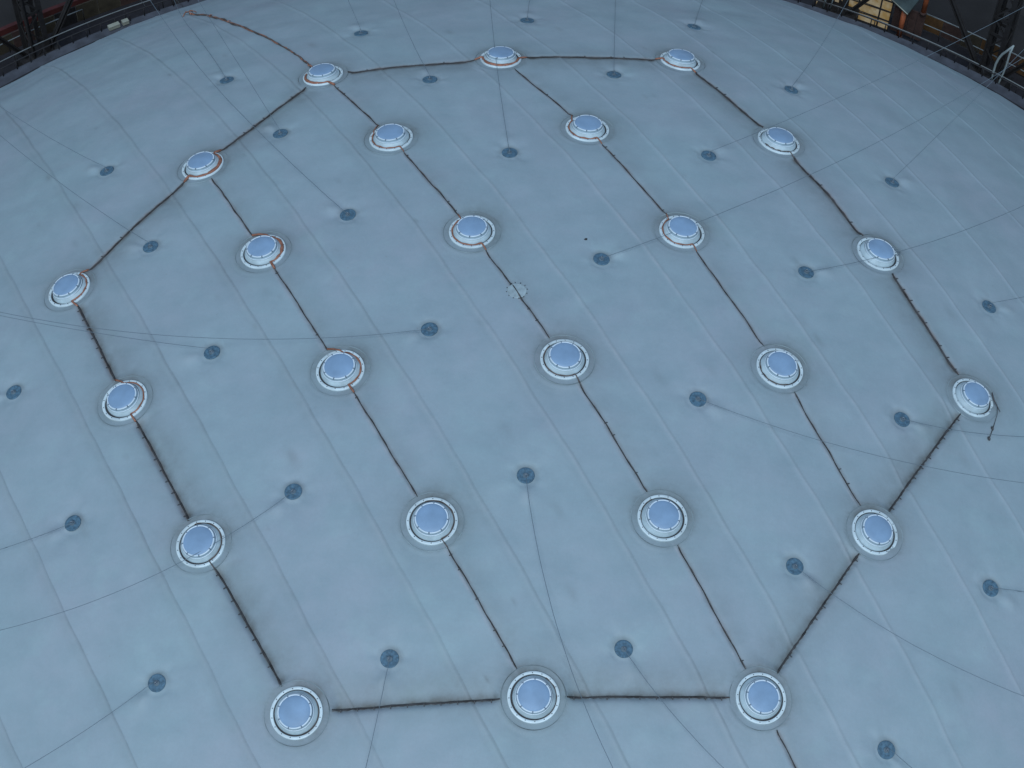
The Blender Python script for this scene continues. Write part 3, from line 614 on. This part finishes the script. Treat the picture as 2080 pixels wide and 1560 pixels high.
for i, (p, q, thick) in enumerate(segs):
    pts, nn, L_ = rope_points(p, q, thick)
    rad = .042 if thick else .025
    hs, _, _, _ = relief(np.array([v[0] for v in pts]), np.array([v[1] for v in pts]))
    hs = hs + .10 * np.exp(-(np.array([math.hypot(*v) for v in pts]) / .5) ** 6)
    P3 = [sph(v[0], v[1], h + rad * .45) for v, h in zip(pts, hs)]
    rads = [rad * (1 + .12 * math.sin(j * 1.7 + i) + .12 * rnd.uniform(-1, 1)) for j in range(len(P3))]
    rads[0] *= .6; rads[-1] *= .6
    if i < len(NB):
        a, b = side_words(*NB[i])
        lab = ('thick' if thick else 'thin') + ' dark rope from the ' + a + ' to the ' + b
    else:
        lab = 'thin dark rope leaving the picture below the bottom right skylight'
    vs, fs = tube(P3, rads, 7)
    core_mesh = new_mesh('rope_core', vs, fs)
    t = empty('rope', lab, 'rope', None, 'ropes lying in creases between skylights')
    link('rope_core', core_mesh, M_rope, t)
    mid = (p + q) / 2
    orange = mid[1] > 1 or mid[0] < -12
    # a thin orange strand wound about the rope
    sp = []
    for j, (v, h) in enumerate(zip(pts, hs)):
        a = j * .75 + i
        o2 = nn * (rad * .95 * math.cos(a)) + nn * (-.02)
        sp.append(sph(v[0] + o2[0], v[1] + o2[1], h + rad * .7 + rad * .55 * math.sin(a)))
    vs, fs = tube(sp, .013 if orange else .006, 5)
    link('orange_strand', new_mesh('orange_strand', vs, fs), M_rusty, t)
    # ties that hold it to the cloth, a few pixels each
    tie = []
    ns = max(3, int(L_ / .62))
    for j in range(ns):
        if rnd.random() < (.18 if thick and mid[1] < 4 else .72): continue
        s = (j + .5) / ns
        c = p + (q - p) * s - nn * (.10 if thick else .07)
        hc = surf_h(*c)
        c3 = sph(c[0], c[1], hc + .015); d3 = sph(*(c - nn * (.012 + .03 * rnd.random())), hc + .015)
        w3 = sph(*(c + nn * .10), hc + .03)
        tie.append(beam(w3, d3, .03 + .015 * rnd.random(), .02))
    vs, fs = join(tie)
    link('ties', new_mesh('ties', vs, fs, False), M_tie, t, kind='stuff')

# the long loose orange cable that comes up from the rim
ot = [np.array(v) for v in ORANGE_TAIL]
dense = []
for i in range(len(ot) - 1):
    p0 = ot[max(i - 1, 0)]; p1 = ot[i]; p2 = ot[i + 1]; p3 = ot[min(i + 2, len(ot) - 1)]
    for t in np.linspace(0, 1, 14, endpoint=False):
        dense.append(.5 * ((2 * p1) + (-p0 + p2) * t + (2 * p0 - 5 * p1 + 4 * p2 - p3) * t * t + (-p0 + 3 * p1 - 3 * p2 + p3) * t ** 3))
dense.append(ot[-1])
t = empty('loose_cable', 'long frayed orange cable curving from the far rim to the top left skylight', 'cable')
for k_, (rad, mt, ph) in enumerate(((.036, M_rusty, 0), (.028, M_orange, 2.1))):
    P3 = [sph(v[0] + .05 * math.sin(j * .5 + ph), v[1] + .05 * math.cos(j * .43 + ph), surf_h(*v) + .05) for j, v in enumerate(dense)]
    vs, fs = tube(P3, [rad * (1 + .4 * math.sin(j * 1.1 + ph)) for j in range(len(P3))], 6)
    link('strand', new_mesh('strand', vs, fs), mt, t)
knots = []
for k_ in range(7):
    c = dense[int(3 + k_ * (len(dense) - 8) / 6)]
    a = rnd.uniform(0, 6); dv = np.array((math.cos(a), math.sin(a))) * .11
    knots.append(tube([sph(*(c - dv), .05), sph(*c, .11), sph(*(c + dv), .05)], .022, 5))
for k_ in range(5):
    c = dense[0]; a = k_ * 1.3; dv = np.array((math.cos(a), math.sin(a))) * .45
    knots.append(tube([sph(*c, .16), sph(*(c + dv * .5), .2), sph(*(c + dv), .04)], .028, 5))
vs, fs = join(knots)
link('frayed_ends', new_mesh('frayed_ends', vs, fs), M_orange, t, kind='stuff')

# orange cable arcs lying in the gutter of the skylights: (from, to) in degrees, going the way written
ARC = {'A0': (65, -70, .040, 0), 'A1': (100, -62, .036, 0), 'A2': (112, -60, .026, 1), 'A3': (70, -70, .018, 1),
       'B0': (62, -125, .058, 0), 'B1': (75, -60, .050, 0), 'B2': (85, -62, .040, 0), 'B3': (110, -62, .024, 1), 'B4': (60, -60, .014, 1),
       'C0': (165, 290, .052, 0), 'C1': (160, 300, .032, 0), 'C2': (125, 300, .036, 0), 'C3': (135, 300, .026, 1), 'C4': (120, 190, .016, 1),
       'D0': (180, 355, .055, 0), 'D1': (145, 300, .036, 0), 'D2': (132, 300, .030, 0), 'D3': (170, 290, .020, 1),
       'E0': (190, 300, .042, 0), 'E1': (215, 300, .022, 1)}
ARC_WORD = {'A': 'right', 'B': 'right', 'C': 'left', 'D': 'lower left', 'E': 'lower'}
for nm, (a0, a1, rad, dull) in ARC.items():
    x, y, r = SKY[nm]
    m = frame_at(x, y, 0, 0)
    pts = []
    n = 34
    def P_(ang, rr, z):
        a = math.radians(ang); return m @ Vector((rr * math.cos(a), rr * math.sin(a), z))
    dirn = 1 if a1 > a0 else -1
    near = []
    for (u_, v_) in NB:
        if nm in (u_, v_):
            ot_ = v_ if nm == u_ else u_
            near.append(math.degrees(math.atan2(SKY[ot_][1] - y, SKY[ot_][0] - x)))
    def snap(a):
        best = min(near, key=lambda q: abs((q - a + 180) % 360 - 180))
        d_ = (best - a + 180) % 360 - 180
        return a + d_ if abs(d_) < 45 else None
    s0, s1 = snap(a0), snap(a1)
    if not dull and s0 is not None:
        pts.append(P_(s0, 1.27, .0)); pts.append(P_(s0 * .7 + a0 * .3, 1.12, .05)); pts.append(P_(s0 * .3 + a0 * .7, .97, .085))
    for i in range(n + 1):
        t_ = i / n
        a = a0 + (a1 - a0) * t_
        pts.append(P_(a, .855 + .008 * math.sin(i * .9), .062 + .012 * math.sin(i * .7 + x)))
    if s1 is not None and rad > .02:
        pts.append(P_(s1 * .3 + a1 * .7, .97, .085)); pts.append(P_(s1 * .7 + a1 * .3, 1.12, .05)); pts.append(P_(s1, 1.27, .0))
    vs, fs = tube(pts, [rad * (1 + .2 * math.sin(j * .8 + y) + (.5 if rad > .045 and 8 < j < 26 else 0)) for j in range(len(pts))], 7)
    o = link('gutter_cable', new_mesh('gutter_cable', vs, fs), M_rusty if dull else M_orange)
    o['label'] = ('brown' if dull else 'orange-red') + ' cable curled round the ' + ARC_WORD[nm[0]] + ' side of the ' + side_words(nm, nm)[0]
    o['category'] = 'cable'; o['group'] = 'cables curled round the skylight curbs'

# ---------------------------------------------------------------- tether anchors
vs, fs = lathe([(.35, .0), (.352, .028), (.33, .036), (.24, .022), (.15, .016), (.10, .024), (.004, .026)], 36)
ME_plate = new_mesh('plate', vs, fs)
vs, fs = lathe([(.115, .03), (.112, .05), (.085, .055), (.06, .05), (.004, .05)], 20)
ME_wash = new_mesh('washer', vs, fs)
ring = [(.062 * math.cos(a), 0, .115 + .062 * math.sin(a)) for a in [i * math.pi / 6 for i in range(13)]]
vs, fs = join([tube(ring, .013, 5, False), tube([(0, 0, .04), (0, 0, .07)], .022, 6)])
ME_eye = new_mesh('eye_bolt', vs, fs)
vs, fs = tube([(0, 0, .04), (0, 0, .25)], .013, 6)
ME_post = new_mesh('stub_post', vs, fs)
DISC_LABEL = [
 'grey-blue anchor plate near the top edge left of centre, above the top left skylight',
 'grey-blue anchor plate topmost of all, just right of the top middle skylight',
 'grey-blue anchor plate above the top right skylight',
 'grey-blue anchor plate near the upper left rim, left of the top left skylight',
 'grey-blue anchor plate just below the rope between the top left and top middle skylights',
 'grey-blue anchor plate just below the rope between the top middle and top right skylights',
 'grey-blue anchor plate in the upper right, outside the ring of ropes',
 'grey-blue anchor plate at the far left above the ring, with wire to the left edge',
 'grey-blue anchor plate just inside the rope of the upper left bend',
 'grey-blue anchor plate in the centre column, straight below the top middle skylight',
 'grey-blue anchor plate whose wire crosses the right hand rope toward the top right corner',
 'grey-blue anchor plate outside the right hand rope, its wire rising to the right rim',
 'grey-blue anchor plate just inside the rope from the far left skylight',
 'grey-blue anchor plate between the upper left bend and the apex',
 'grey-blue anchor plate beside the apex patch, near a small black spot',
 'grey-blue anchor plate left of the skylight with the wire loop',
 'grey-blue anchor plate near the right edge, level with the roof apex',
 'grey-blue anchor plate in the left part with the lower of two converging wires',
 'grey-blue anchor plate left of the skylight below the apex, its long wire running left',
 'grey-blue anchor plate right of centre with a long wire sagging to the right edge',
 'grey-blue anchor plate left of the furthest right skylight',
 'grey-blue anchor plate cut close to the left edge of the picture',
 'grey-blue anchor plate at the lower left, beside the wire-crossed left skylight',
 'grey-blue anchor plate whose wire passes over the lower left skylight dome',
 'grey-blue anchor plate in the lower centre with a long wire running straight down',
 'grey-blue anchor plate just left of the lower right bend rope',
 'grey-blue anchor plate at the lower right edge of the picture',
 'grey-blue anchor plate at the bottom left, outside the ring',
 'grey-blue anchor plate above the bottom rope, left one, with a bright centre ring',
 'grey-blue anchor plate above the bottom rope, right one',
 'grey-blue anchor plate in the bottom right corner outside the ring']
for i, (x, y) in enumerate(DISCS):
    h = -.066
    # the pull of the wire tilts some plates a little
    m = frame_at(x, y, math.atan2(y, x) + rnd.uniform(-.3, .3), h + .012) @ Matrix.Rotation(rnd.uniform(-.05, .05), 4, 'Y') @ Matrix.Rotation(rnd.uniform(-.05, .05), 4, 'X')
    t = empty('anchor_plate', DISC_LABEL[i], 'anchor plate', m, 'round anchor plates that hold the tether wires')
    link('plate', ME_plate, M_plate, t); link('washer', ME_wash, M_plate2, t)
    link('eye_bolt', ME_eye, M_eye, t)
    if y > 5: link('stub_post', ME_post, M_plate2, t)

# ---------------------------------------------------------------- tether wires, from the plates to the ring girder
WIRE_WORD = {0: 'left of centre near the top edge', 1: 'topmost at the top middle', 2: 'above the top right skylight', 3: 'near the upper left rim',
    4: 'under the rope right of the top left skylight', 5: 'under the rope left of the top right skylight', 6: 'in the upper right outside the ropes',
    7: 'at the far left above the ring', 8: 'just inside the upper left bend rope', 9: 'below the top middle skylight, crossing that skylight',
    11: 'at upper right, rising to the rim', 12: 'just inside the rope from the far left skylight', 13: 'between the upper left bend and apex',
    14: 'beside the small black spot', 15: 'left of the wire-looped skylight, passing over it', 16: 'at the right edge level with the apex',
    17: 'at left, lower of two converging wires', 18: 'left of the skylight below the apex, running far left', 19: 'right of centre, sagging to the right edge',
    20: 'left of the furthest right skylight', 22: 'at the lower left', 24: 'in the lower centre, running straight down', 25: 'left of the lower right bend rope',
    26: 'at the lower right edge', 27: 'at the bottom left outside the ring', 28: 'with a bright centre ring', 29: 'above the bottom rope at the right',
    30: 'in the bottom right corner', 10: '', 23: ''}
for idx, pts in CABLES:
    P = [Vector(p) for p in pts]
    # smooth the polyline
    Q = []
    for i in range(len(P) - 1):
        p0 = P[max(i - 1, 0)]; p1 = P[i]; p2 = P[i + 1]; p3 = P[min(i + 2, len(P) - 1)]
        for k_ in range(3):
            s = k_ / 3
            Q.append(.5 * ((2 * p1) + (-p0 + p2) * s + (2 * p0 - 5 * p1 + 4 * p2 - p3) * s * s + (-p0 + 3 * p1 - 3 * p2 + p3) * s ** 3))
    Q.append(P[-1])
    vs, fs = tube(Q, .0115, 5)
    me = new_mesh('tether_wire', vs, fs)
    o = link('tether_wire', me, M_wire)
    o['label'] = 'thin wire of the anchor plate ' + WIRE_WORD[idx]
    if DISC_LABEL[idx].startswith('grey-blue anchor plate whose wire crosses'):
        o['label'] = 'thin grey wire crossing the right hand rope and the sky-side column at top right'
    if DISC_LABEL[idx].startswith('grey-blue anchor plate whose wire passes'):
        o['label'] = 'thin grey wire sagging across the dome of the lower left skylight'
    o['category'] = 'wire'; o['group'] = 'tether wires stretched over the roof'

# ---------------------------------------------------------------- small marks and loose things
vs, fs = lathe([(.005, .022), (.38, .018), (.40, .014), (.41, -.01)], 28)
vs = [(x * (1 + .03 * math.sin(5 * math.atan2(y, x))), y * (1 + .03 * math.sin(7 * math.atan2(y, x))), z) for x, y, z in vs]
t = empty('apex_patch', 'small pale round patch with scalloped edge under the rope at the roof apex', 'patch', frame_at(0, 0, 0, surf_h(.3, 0) + .02))
link('patch_sheet', new_mesh('patch_sheet', vs, fs), mat('apex_patch_cloth', (.255, .345, .385), .75, noise=(4, .2)), t)
parts = []
for k_ in range(12):
    a = k_ * math.pi / 6 + .2
    v, f = lathe([(.001, .04), (.018, .036), (.022, .0)], 6)
    parts.append(([(x + .44 * math.cos(a), y + .44 * math.sin(a), z) for x, y, z in v], f))
vs, fs = join(parts); link('studs', new_mesh('studs', vs, fs, False), M_bolt, t, kind='stuff')

x, y = 2.89, 3.20
vs, fs = lathe([(.001, .05), (.05, .045), (.07, .02), (.075, 0)], 9)
vs = [(a * (1 + .25 * math.sin(3 * math.atan2(b, a))), b * .7, c) for a, b, c in vs]
o = link('debris', new_mesh('debris', vs, fs), mat('black_debris', (.02, .02, .022), .8))
o.matrix_world = frame_at(x, y, .4, surf_h(x, y)); o['label'] = 'tiny black bit of debris above the plate beside the apex'; o['category'] = 'debris'

# wire loop beside the skylight on the right
m = frame_at(16.98, 5.2, 0, .12)
lp = [m @ Vector((.17 * math.cos(a) * (1 + .3 * math.cos(a)), .13 * math.sin(a), .05 + .05 * math.sin(a))) for a in [i * 2 * math.pi / 14 for i in range(15)]]
lp = [m @ Vector((-.42, .05, .2))] + lp
vs, fs = tube(lp, .014, 5)
o = link('wire_loop', new_mesh('wire_loop', vs, fs), M_wire); o['label'] = 'small loop of thin wire sticking out from the right hand skylight'; o['category'] = 'wire loop'

# strap hanging from the furthest right skylight
t = empty('loose_strap', 'frayed dark strap with two knots trailing below the furthest right skylight', 'strap')
SP = [(20.62, -2.05, .30), (20.75, -2.3, .16), (20.92, -2.55, .1), (21.07, -2.79, .06)]
vs, fs = tube([sph(*p) for p in SP], [.03, .035, .025, .012], 6); link('strap_end', new_mesh('strap_end', vs, fs), M_tie, t)
SP = [(20.92, -2.6, .12), (20.9, -2.95, .07), (20.74, -3.4, .06), (20.6, -3.75, .06), (20.5, -4.0, .06), (20.36, -4.32, .06)]
vs, fs = tube([sph(*p) for p in SP], [.010, .010, .012, .022, .018, .02], 6); link('cord', new_mesh('cord', vs, fs), M_tie, t)
for kx, ky in ((20.55, -3.8), (20.32, -4.38)):
    v, f = lathe([(.004, .09), (.045, .07), (.06, .02), (.05, -.02)], 8)
    mm = frame_at(kx, ky, .3, .05)
    link('knot', new_mesh('knot', [mm @ Vector((a * .8, b * 1.7, c)) for a, b, c in v], f), M_tie, t)

# ---------------------------------------------------------------- gas-holder frame and gallery round the roof
def pol(az, r, z=0.0):
    a = math.radians(az); return Vector((r * math.cos(a), r * math.sin(a), z))
def ringseg(r0, r1, z0, z1, a0, a1, n):
    prof = [(r0, z0), (r0, z1), (r1, z1), (r1, z0)]
    vs, fs = [], []
    for i in range(n + 1):
        a = math.radians(a0 + (a1 - a0) * i / n)
        for r, z in prof: vs.append((r * math.cos(a), r * math.sin(a), z))
    for i in range(n):
        for q in range(4):
            q2 = (q + 1) % 4
            fs.append((i * 4 + q, i * 4 + q2, (i + 1) * 4 + q2, (i + 1) * 4 + q))
    return vs, fs

GZ = -33.0
vs = [(-600, -600, GZ), (600, -600, GZ), (600, 600, GZ), (-600, 600, GZ)]
link('ground', new_mesh('ground', vs, [(0, 1, 2, 3)], False), M_ground, kind='structure')
vs, fs = ringseg(43.4, 45.85, -20.0, -19.75, 0, 360, 180)
o = link('walkway', new_mesh('walkway', vs, fs, False), M_walk, kind='structure')
# drum wall below the walkway
vs, fs = ringseg(43.2, 43.6, GZ, -20.0, 0, 360, 120)
o = link('drum_wall', new_mesh('drum_wall', vs, fs, False), M_kerb); o['label'] = 'dark round drum wall standing under the edge of the roof'; o['category'] = 'wall'

def railing(name, label, r, z, hgt, a0, a1, step, mt, mtp, rails, thick=.035):
    t = empty(name, label, 'railing')
    for fr in rails:
        n = max(8, int((a1 - a0) / .8))
        vs, fs = tube([pol(a0 + (a1 - a0) * i / n, r, z + hgt * fr) for i in range(n + 1)], thick, 6)
        link('rail', new_mesh('rail', vs, fs), mt, t)
    vs, fs = tube([(0, 0, 0), (0, 0, hgt)], thick * .95, 5)
    me = new_mesh('post', vs, fs)
    a = a0
    while a <= a1:
        p = link('post', me, mtp, t); p.location = pol(a, r, z)
        a += step
    return t
railing('inner_railing', 'low dark railing on the walkway right behind the roof edge', 45.75, -19.75, .62, 36, 146, 1.22, M_railp, M_railp, (1.0,), .04)

COL_AZ = [52.3 + 12.857 * k for k in range(28)]
RC = 47.9
# lattice columns
legm = None
def column_meshes():
    W = .52
    D = {}
    D['leg'] = new_mesh('leg', *join([beam((0, 0, GZ), (0, 0, 4.2), .30, .07), beam((.1, .09, GZ), (.1, .09, 4.2), .07, .24)]), smooth=False)
    L_ = 1.25
    D['lacing_bar'] = new_mesh('lacing_bar', *beam((-W, 0, 0), (W, 0, L_), .10, .03, (0, 1, 0)), smooth=False)
    D['batten'] = new_mesh('batten', *beam((-W, 0, 0), (W, 0, 0), .22, .03, (0, 1, 0)), smooth=False)
    D['gusset'] = new_mesh('gusset', *box(0, 0, 0, 2.7, 1.7, 1.7), smooth=False)
    return D
CMS = column_meshes()
W = .52
CL = {0: 'dark lattice column at the top right corner beside the pale bracket', 6: 'dark lattice column at the top left corner of the picture',
      1: 'dark lattice column at the top edge left of the lit windows'}
for k, az in enumerate(COL_AZ):
    if 8 <= k <= 25: continue
    rel = (az) % 360
    vis = 35 < rel < 148
    m = Matrix.Translation(pol(az, RC, 0)) @ Matrix.Rotation(math.radians(az) + math.pi / 2, 4, 'Z')
    t = empty('lattice_column', CL.get(k, 'dark lattice column of the ring frame, hidden behind the roof edge or beside it'), 'column', m, 'lattice columns of the ring frame' if k not in CL else None)
    t['group'] = 'lattice columns of the ring frame'
    for sx in (-1, 1):
        for sy in (-1, 1):
            o = link('leg', CMS['leg'], M_steel, t); o.location = (sx * W, sy * W, 0)
            o.rotation_euler.z = {(-1, -1): 0, (1, -1): math.pi / 2, (1, 1): math.pi, (-1, 1): -math.pi / 2}[(sx, sy)]
    if vis:
        z = -24.0; f = 1
        while z < (3.5 if k in (0, 1, 6) else -10):
            for face in range(4):
                o = link('lacing_bar', CMS['lacing_bar'], M_steel, t)
                ang = face * math.pi / 2
                o.rotation_euler.z = ang + (0 if f > 0 else math.pi)
                off = Matrix.Rotation(ang, 3, 'Z') @ Vector((0, -W, 0))
                o.location = (off.x, off.y, z)
            if int(z * 10) % 3 == 0:
                o = link('batten', CMS['batten'], M_steel, t); o.location = (0, W + .02, z)
                o = link('batten', CMS['batten'], M_steel, t); o.location = (0, -W - .02, z)
            z += 1.25; f = -f
        o = link('gusset', CMS['gusset'], M_steel, t); o.location = (0, .3, -21.9)
# ring girder that ties the column heads together
n = 168
g = empty('ring_girder', 'dark ring girder joining the heads of the lattice columns', 'girder')
for zz in (2.6, 4.3):
    vs, fs = ringseg(RC - .15, RC + .15, zz - .15, zz + .15, 0, 360, n)
    link('chord', new_mesh('chord', vs, fs, False), M_steel, g)
br = []
for i in range(112):
    a0 = i * 360 / 112; a1 = (i + 1) * 360 / 112
    z0, z1 = (2.7, 4.2) if i % 2 else (4.2, 2.7)
    br.append(beam(pol(a0, RC, z0), pol(a1, RC, z1), .09, .09))
vs, fs = join(br); link('girder_lacing', new_mesh('girder_lacing', vs, fs, False), M_steel, g, kind='stuff')
# crossed braces between neighbouring columns
BL = {(0, 1): 'dark diagonal brace climbing left from the top right column', (1, 0): 'dark diagonal brace rising right past the lit windows',
      (6, 5): 'dark diagonal brace climbing right from the top left column', (0, -1): 'dark brace at the right edge leaving the foot of the top right column',
      (6, 7): 'dark brace climbing left behind the top left column'}
for a, b in BL:
    p = pol(COL_AZ[a], RC - .1, -22.3); q = pol(COL_AZ[b], RC - .1, -5.5)
    if (a, b) == (0, -1): q = pol(COL_AZ[b], RC - .1, -5.5)
    t = empty('diagonal_brace', BL[(a, b)], 'brace', None, 'crossed braces of the ring frame')
    off = Vector((0, 0, .17))
    link('flange_plate', new_mesh('flange_plate', *beam(p + off, q + off, .36, .05), smooth=False), M_steel, t)
    link('flange_plate', new_mesh('flange_plate', *beam(p - off, q - off, .36, .05), smooth=False), M_steel, t)
    link('web_plate', new_mesh('web_plate', *beam(p, q, .04, .30), smooth=False), M_steel, t)

# outer gallery: handrail, deck, panelled parapet
railing('gallery_railing', 'pale handrail of the outer gallery between the columns, at the top right', 47.35, -21.4, .95, 40.5, 77, 3.05, M_rail, M_railp, (1.0,), .04)
railing('gallery_railing', 'pale handrail of the outer gallery at the top left behind the column', 47.35, -21.05, .95, 104, 142, 3.05, M_rail, M_railp, (1.0,), .034)
railing('outer_railing', 'second thin handrail further out at the top left', 49.0, -21.3, .9, 124.9, 142, 3.05, M_rail, M_railp, (1.0,), .034)
railing('outer_railing', 'second thin handrail further out at the top right', 49.0, -21.65, .9, 42, 59.6, 3.05, M_rail, M_railp, (1.0,), .034)
vs, fs = ringseg(47.15, 50.2, -22.6, -22.3, 30, 150, 90)
link('gallery_floor', new_mesh('gallery_floor', vs, fs, False), M_kerb, kind='structure')

# panelled parapet on the right
t = empty('board_parapet', 'low ochre boarded parapet behind the handrails at the top right', 'parapet')
a = 59.2
i = 0
while a > 36:
    a2 = a - 1.55
    z1 = -21.0 - .05 * (59 - a) / 6
    vs, fs = beam(pol(a - .03, 50.4, -21.75), pol(a2 + .03, 50.4, -21.75), .08, 1.2)
    link('board', new_mesh('board', vs, fs, False), (M_ochre, M_brick, M_olive, M_ochre, M_brick)[i % 5], t)
    a = a2; i += 1
vs, fs = tube([pol(59.2 - 23.2 * j / 20, 50.4, -21.1) for j in range(21)], .045, 5)
link('capping_rail', new_mesh('capping_rail', vs, fs), M_rail, t)

# left: brick and boarded parapet, red steel band
t = empty('board_parapet', 'low olive brown boarded parapet behind the handrails at the top left', 'parapet')
a = 118.0; i = 0
while a < 150:
    a2 = a + 1.7
    vs, fs = beam(pol(a + .03, 50.6, -22.3), pol(a2 - .03, 50.6, -22.3), .08, 1.9)
    link('board', new_mesh('board', vs, fs, False), (M_olive, M_brick, M_olive, M_olive, M_steel)[i % 5], t)
    a = a2; i += 1
vs, fs = ringseg(55.0, 55.3, -25.2, -24.75, 112, 150, 40)
o = link('red_girder', new_mesh('red_girder', vs, fs, False), M_red); o['label'] = 'dull dark red steel girder beyond the top left gallery'; o['category'] = 'girder'
vs, fs = ringseg(52.0, 55.0, -26.2, -25.6, 112, 150, 40)
o = link('lower_roof', new_mesh('lower_roof', vs, fs, False), M_olive); o['label'] = 'dim brown flat roof strip below the red girder at top left'; o['category'] = 'roof'
vs, fs = ringseg(56.0, 61.5, -28.0, -27.4, 30, 152, 60)
o = link('outer_roof', new_mesh('outer_roof', vs, fs, False), M_ground); o['label'] = 'dim grey flat roof beyond the gallery in the top corners'; o['category'] = 'roof'

# pale boxes standing on the walkway
for (a0, a1, w) in ((124.55, 123.62, 0), (123.38, 122.85, 1)):
    p = pol(a0, 45.55, -19.55); q = pol(a1, 45.55, -19.55)
    t = empty('pale_box', ('longer' if not w else 'shorter') + ' of two pale boxes on the walkway at the top left', 'box', None, 'pale boxes on the walkway')
    link('box_body', new_mesh('box_body', *beam(p, q, .26, .22), smooth=False), M_cream, t)
    link('lid', new_mesh('lid', *beam(p + Vector((0, 0, .13)), q + Vector((0, 0, .13)), .30, .03), smooth=False), M_cream, t)

# lit window wall
t = empty('window_wall', 'warmly lit amber window wall with dark glazing bars at the top right', 'window wall')
azs = [67.1, 65.25, 63.75, 62.05, 61.15]
zs = [-22.0, -21.28, -20.52, -19.70, -18.95, -18.2, -17.4]
RW = 48.6
for i in range(len(azs) - 1):
    for j in range(len(zs) - 1):
        p = pol(azs[i] - .07, RW, 0); q = pol(azs[i + 1] + .07, RW, 0)
        z0, z1 = zs[j] + .05, zs[j + 1] - .05
        vs = [(p.x, p.y, z0), (q.x, q.y, z0), (q.x, q.y, z1), (p.x, p.y, z1)]
        n_ = Vector((p.x, p.y, 0)).normalized() * .04
        vs += [(v[0] + n_.x, v[1] + n_.y, v[2]) for v in vs]
        link('pane', new_mesh('pane', vs, [(0, 1, 2, 3), (7, 6, 5, 4), (0, 4, 5, 1), (1, 5, 6, 2), (2, 6, 7, 3), (3, 7, 4, 0)], False), M_lit, t)
for j, z in enumerate(zs):
    vs, fs = beam(pol(azs[0] + .1, RW - .03, z), pol(azs[-1] - .1, RW - .03, z), .055, .06)
    link('glazing_bar', new_mesh('glazing_bar', vs, fs, False), M_steel, t)
for a in azs:
    vs, fs = beam(pol(a, RW - .05, zs[0]), pol(a, RW - .05, zs[-1]), .06, .06)
    link('mullion', new_mesh('mullion', vs, fs, False), M_steel, t)
# brick bay right of the windows, orange pillars, canopy
t = empty('brick_bay', 'dark red brick bay right of the lit windows', 'wall')
for i in range(4):
    for j in range(3):
        a0 = 61.0 - i * .62; a1 = a0 - .58
        vs, fs = beam(pol(a0, 48.75, -21.6 + j * .72), pol(a1, 48.75, -21.6 + j * .72), .10, .68)
        link('panel', new_mesh('panel', vs, fs, False), M_brick, t)
for az_, z0, z1, lb in ((60.05, -21.75, -20.95, 'lower short orange pillar right of the lit windows'),):
    t = empty('orange_pillar', 'bright orange pillar right of the lit windows under the teal canopy', 'pillar')
    vs, fs = tube([pol(az_, 48.2, -21.8), pol(az_, 48.2, -19.55)], .17, 10)
    link('shaft', new_mesh('shaft', vs, fs), M_orangep, t)
    vs, fs = tube([pol(az_, 48.2, -21.86), pol(az_, 48.2, -21.7)], .24, 10)
    link('foot', new_mesh('foot', vs, fs), M_brick, t)
t = empty('orange_pillar', 'orange pillar at the top edge, right of the teal canopy', 'pillar')
vs, fs = tube([pol(58.75, 48.6, -19.6), pol(58.75, 48.6, -17.0)], .17, 10); link('shaft', new_mesh('shaft', vs, fs), M_orangep, t)
vs, fs = tube([pol(58.75, 48.6, -19.7), pol(58.75, 48.6, -19.5)], .22, 10); link('foot', new_mesh('foot', vs, fs), M_brick, t)
t = empty('canopy', 'teal sheet metal canopy corner above the orange pillar', 'canopy')
A = [pol(61.3, 48.3, -19.35), pol(59.6, 47.7, -19.5), pol(59.2, 50.5, -18.7), pol(62.0, 51.0, -18.4)]
vs = A + [v + Vector((0, 0, .12)) for v in A]
link('sheet', new_mesh('sheet', vs, [(3, 2, 1, 0), (4, 5, 6, 7), (0, 1, 5, 4), (1, 2, 6, 5), (2, 3, 7, 6), (3, 0, 4, 7)], False), M_teal, t)
link('edge_trim', new_mesh('edge_trim', *tube([A[0] + Vector((0, 0, .1)), A[1] + Vector((0, 0, .1))], .035, 5)), M_cream, t)

# pale arched bracket on the right hand column
t = empty('arched_bracket', 'pale arched bracket standing against the top right column', 'bracket')
L1 = [(29.12, 36.63, -20.75), (29.10, 36.66, -20.1), (29.10, 36.66, -19.31), (29.16, 36.6, -18.8), (29.28, 36.5, -18.35), (29.45, 36.35, -17.95), (29.70, 36.17, -17.35)]
L2 = [(29.70, 36.17, -17.35), (29.62, 36.2, -18.0), (29.62, 36.22, -18.86), (29.6, 36.26, -19.6), (29.52, 36.3, -20.4), (29.5, 36.31, -20.75)]
link('bracket_leg', new_mesh('bracket_leg', *tube(L1, [.07, .07, .075, .085, .085, .08, .05], 7)), M_white, t)
link('bracket_leg', new_mesh('bracket_leg', *tube(L2, [.05, .07, .06, .06, .055, .05], 7)), M_white, t)
t = empty('arched_bracket', 'pale bracket at the top edge beside the column left of the lit windows', 'bracket')
link('bracket_leg', new_mesh('bracket_leg', *tube([pol(65.95, 46.9, -20.6), pol(65.9, 46.9, -19.4), pol(65.75, 46.9, -18)], .075, 7)), M_white, t)
link('bracket_leg', new_mesh('bracket_leg', *tube([pol(65.45, 46.9, -20.6), pol(65.3, 46.9, -19.4), pol(65.5, 46.9, -18)], .05, 7)), M_white, t)
# wires seen beyond the rim at the upper left
for lab, P0, P1 in (('pale wire dropping to the roof edge at the upper left', (-23.45, 39.57, -20.28), (-24.3, 38.9, -17.4)),
                    ('pale wire meeting the orange cable end at the far rim', (-21.0, 38.6, -18.9), (-22.2, 38.2, -16.6))):
    o = link('stay_wire', new_mesh('stay_wire', *tube([P0, P1], .016, 5)), M_rail); o['label'] = lab; o['category'] = 'wire'
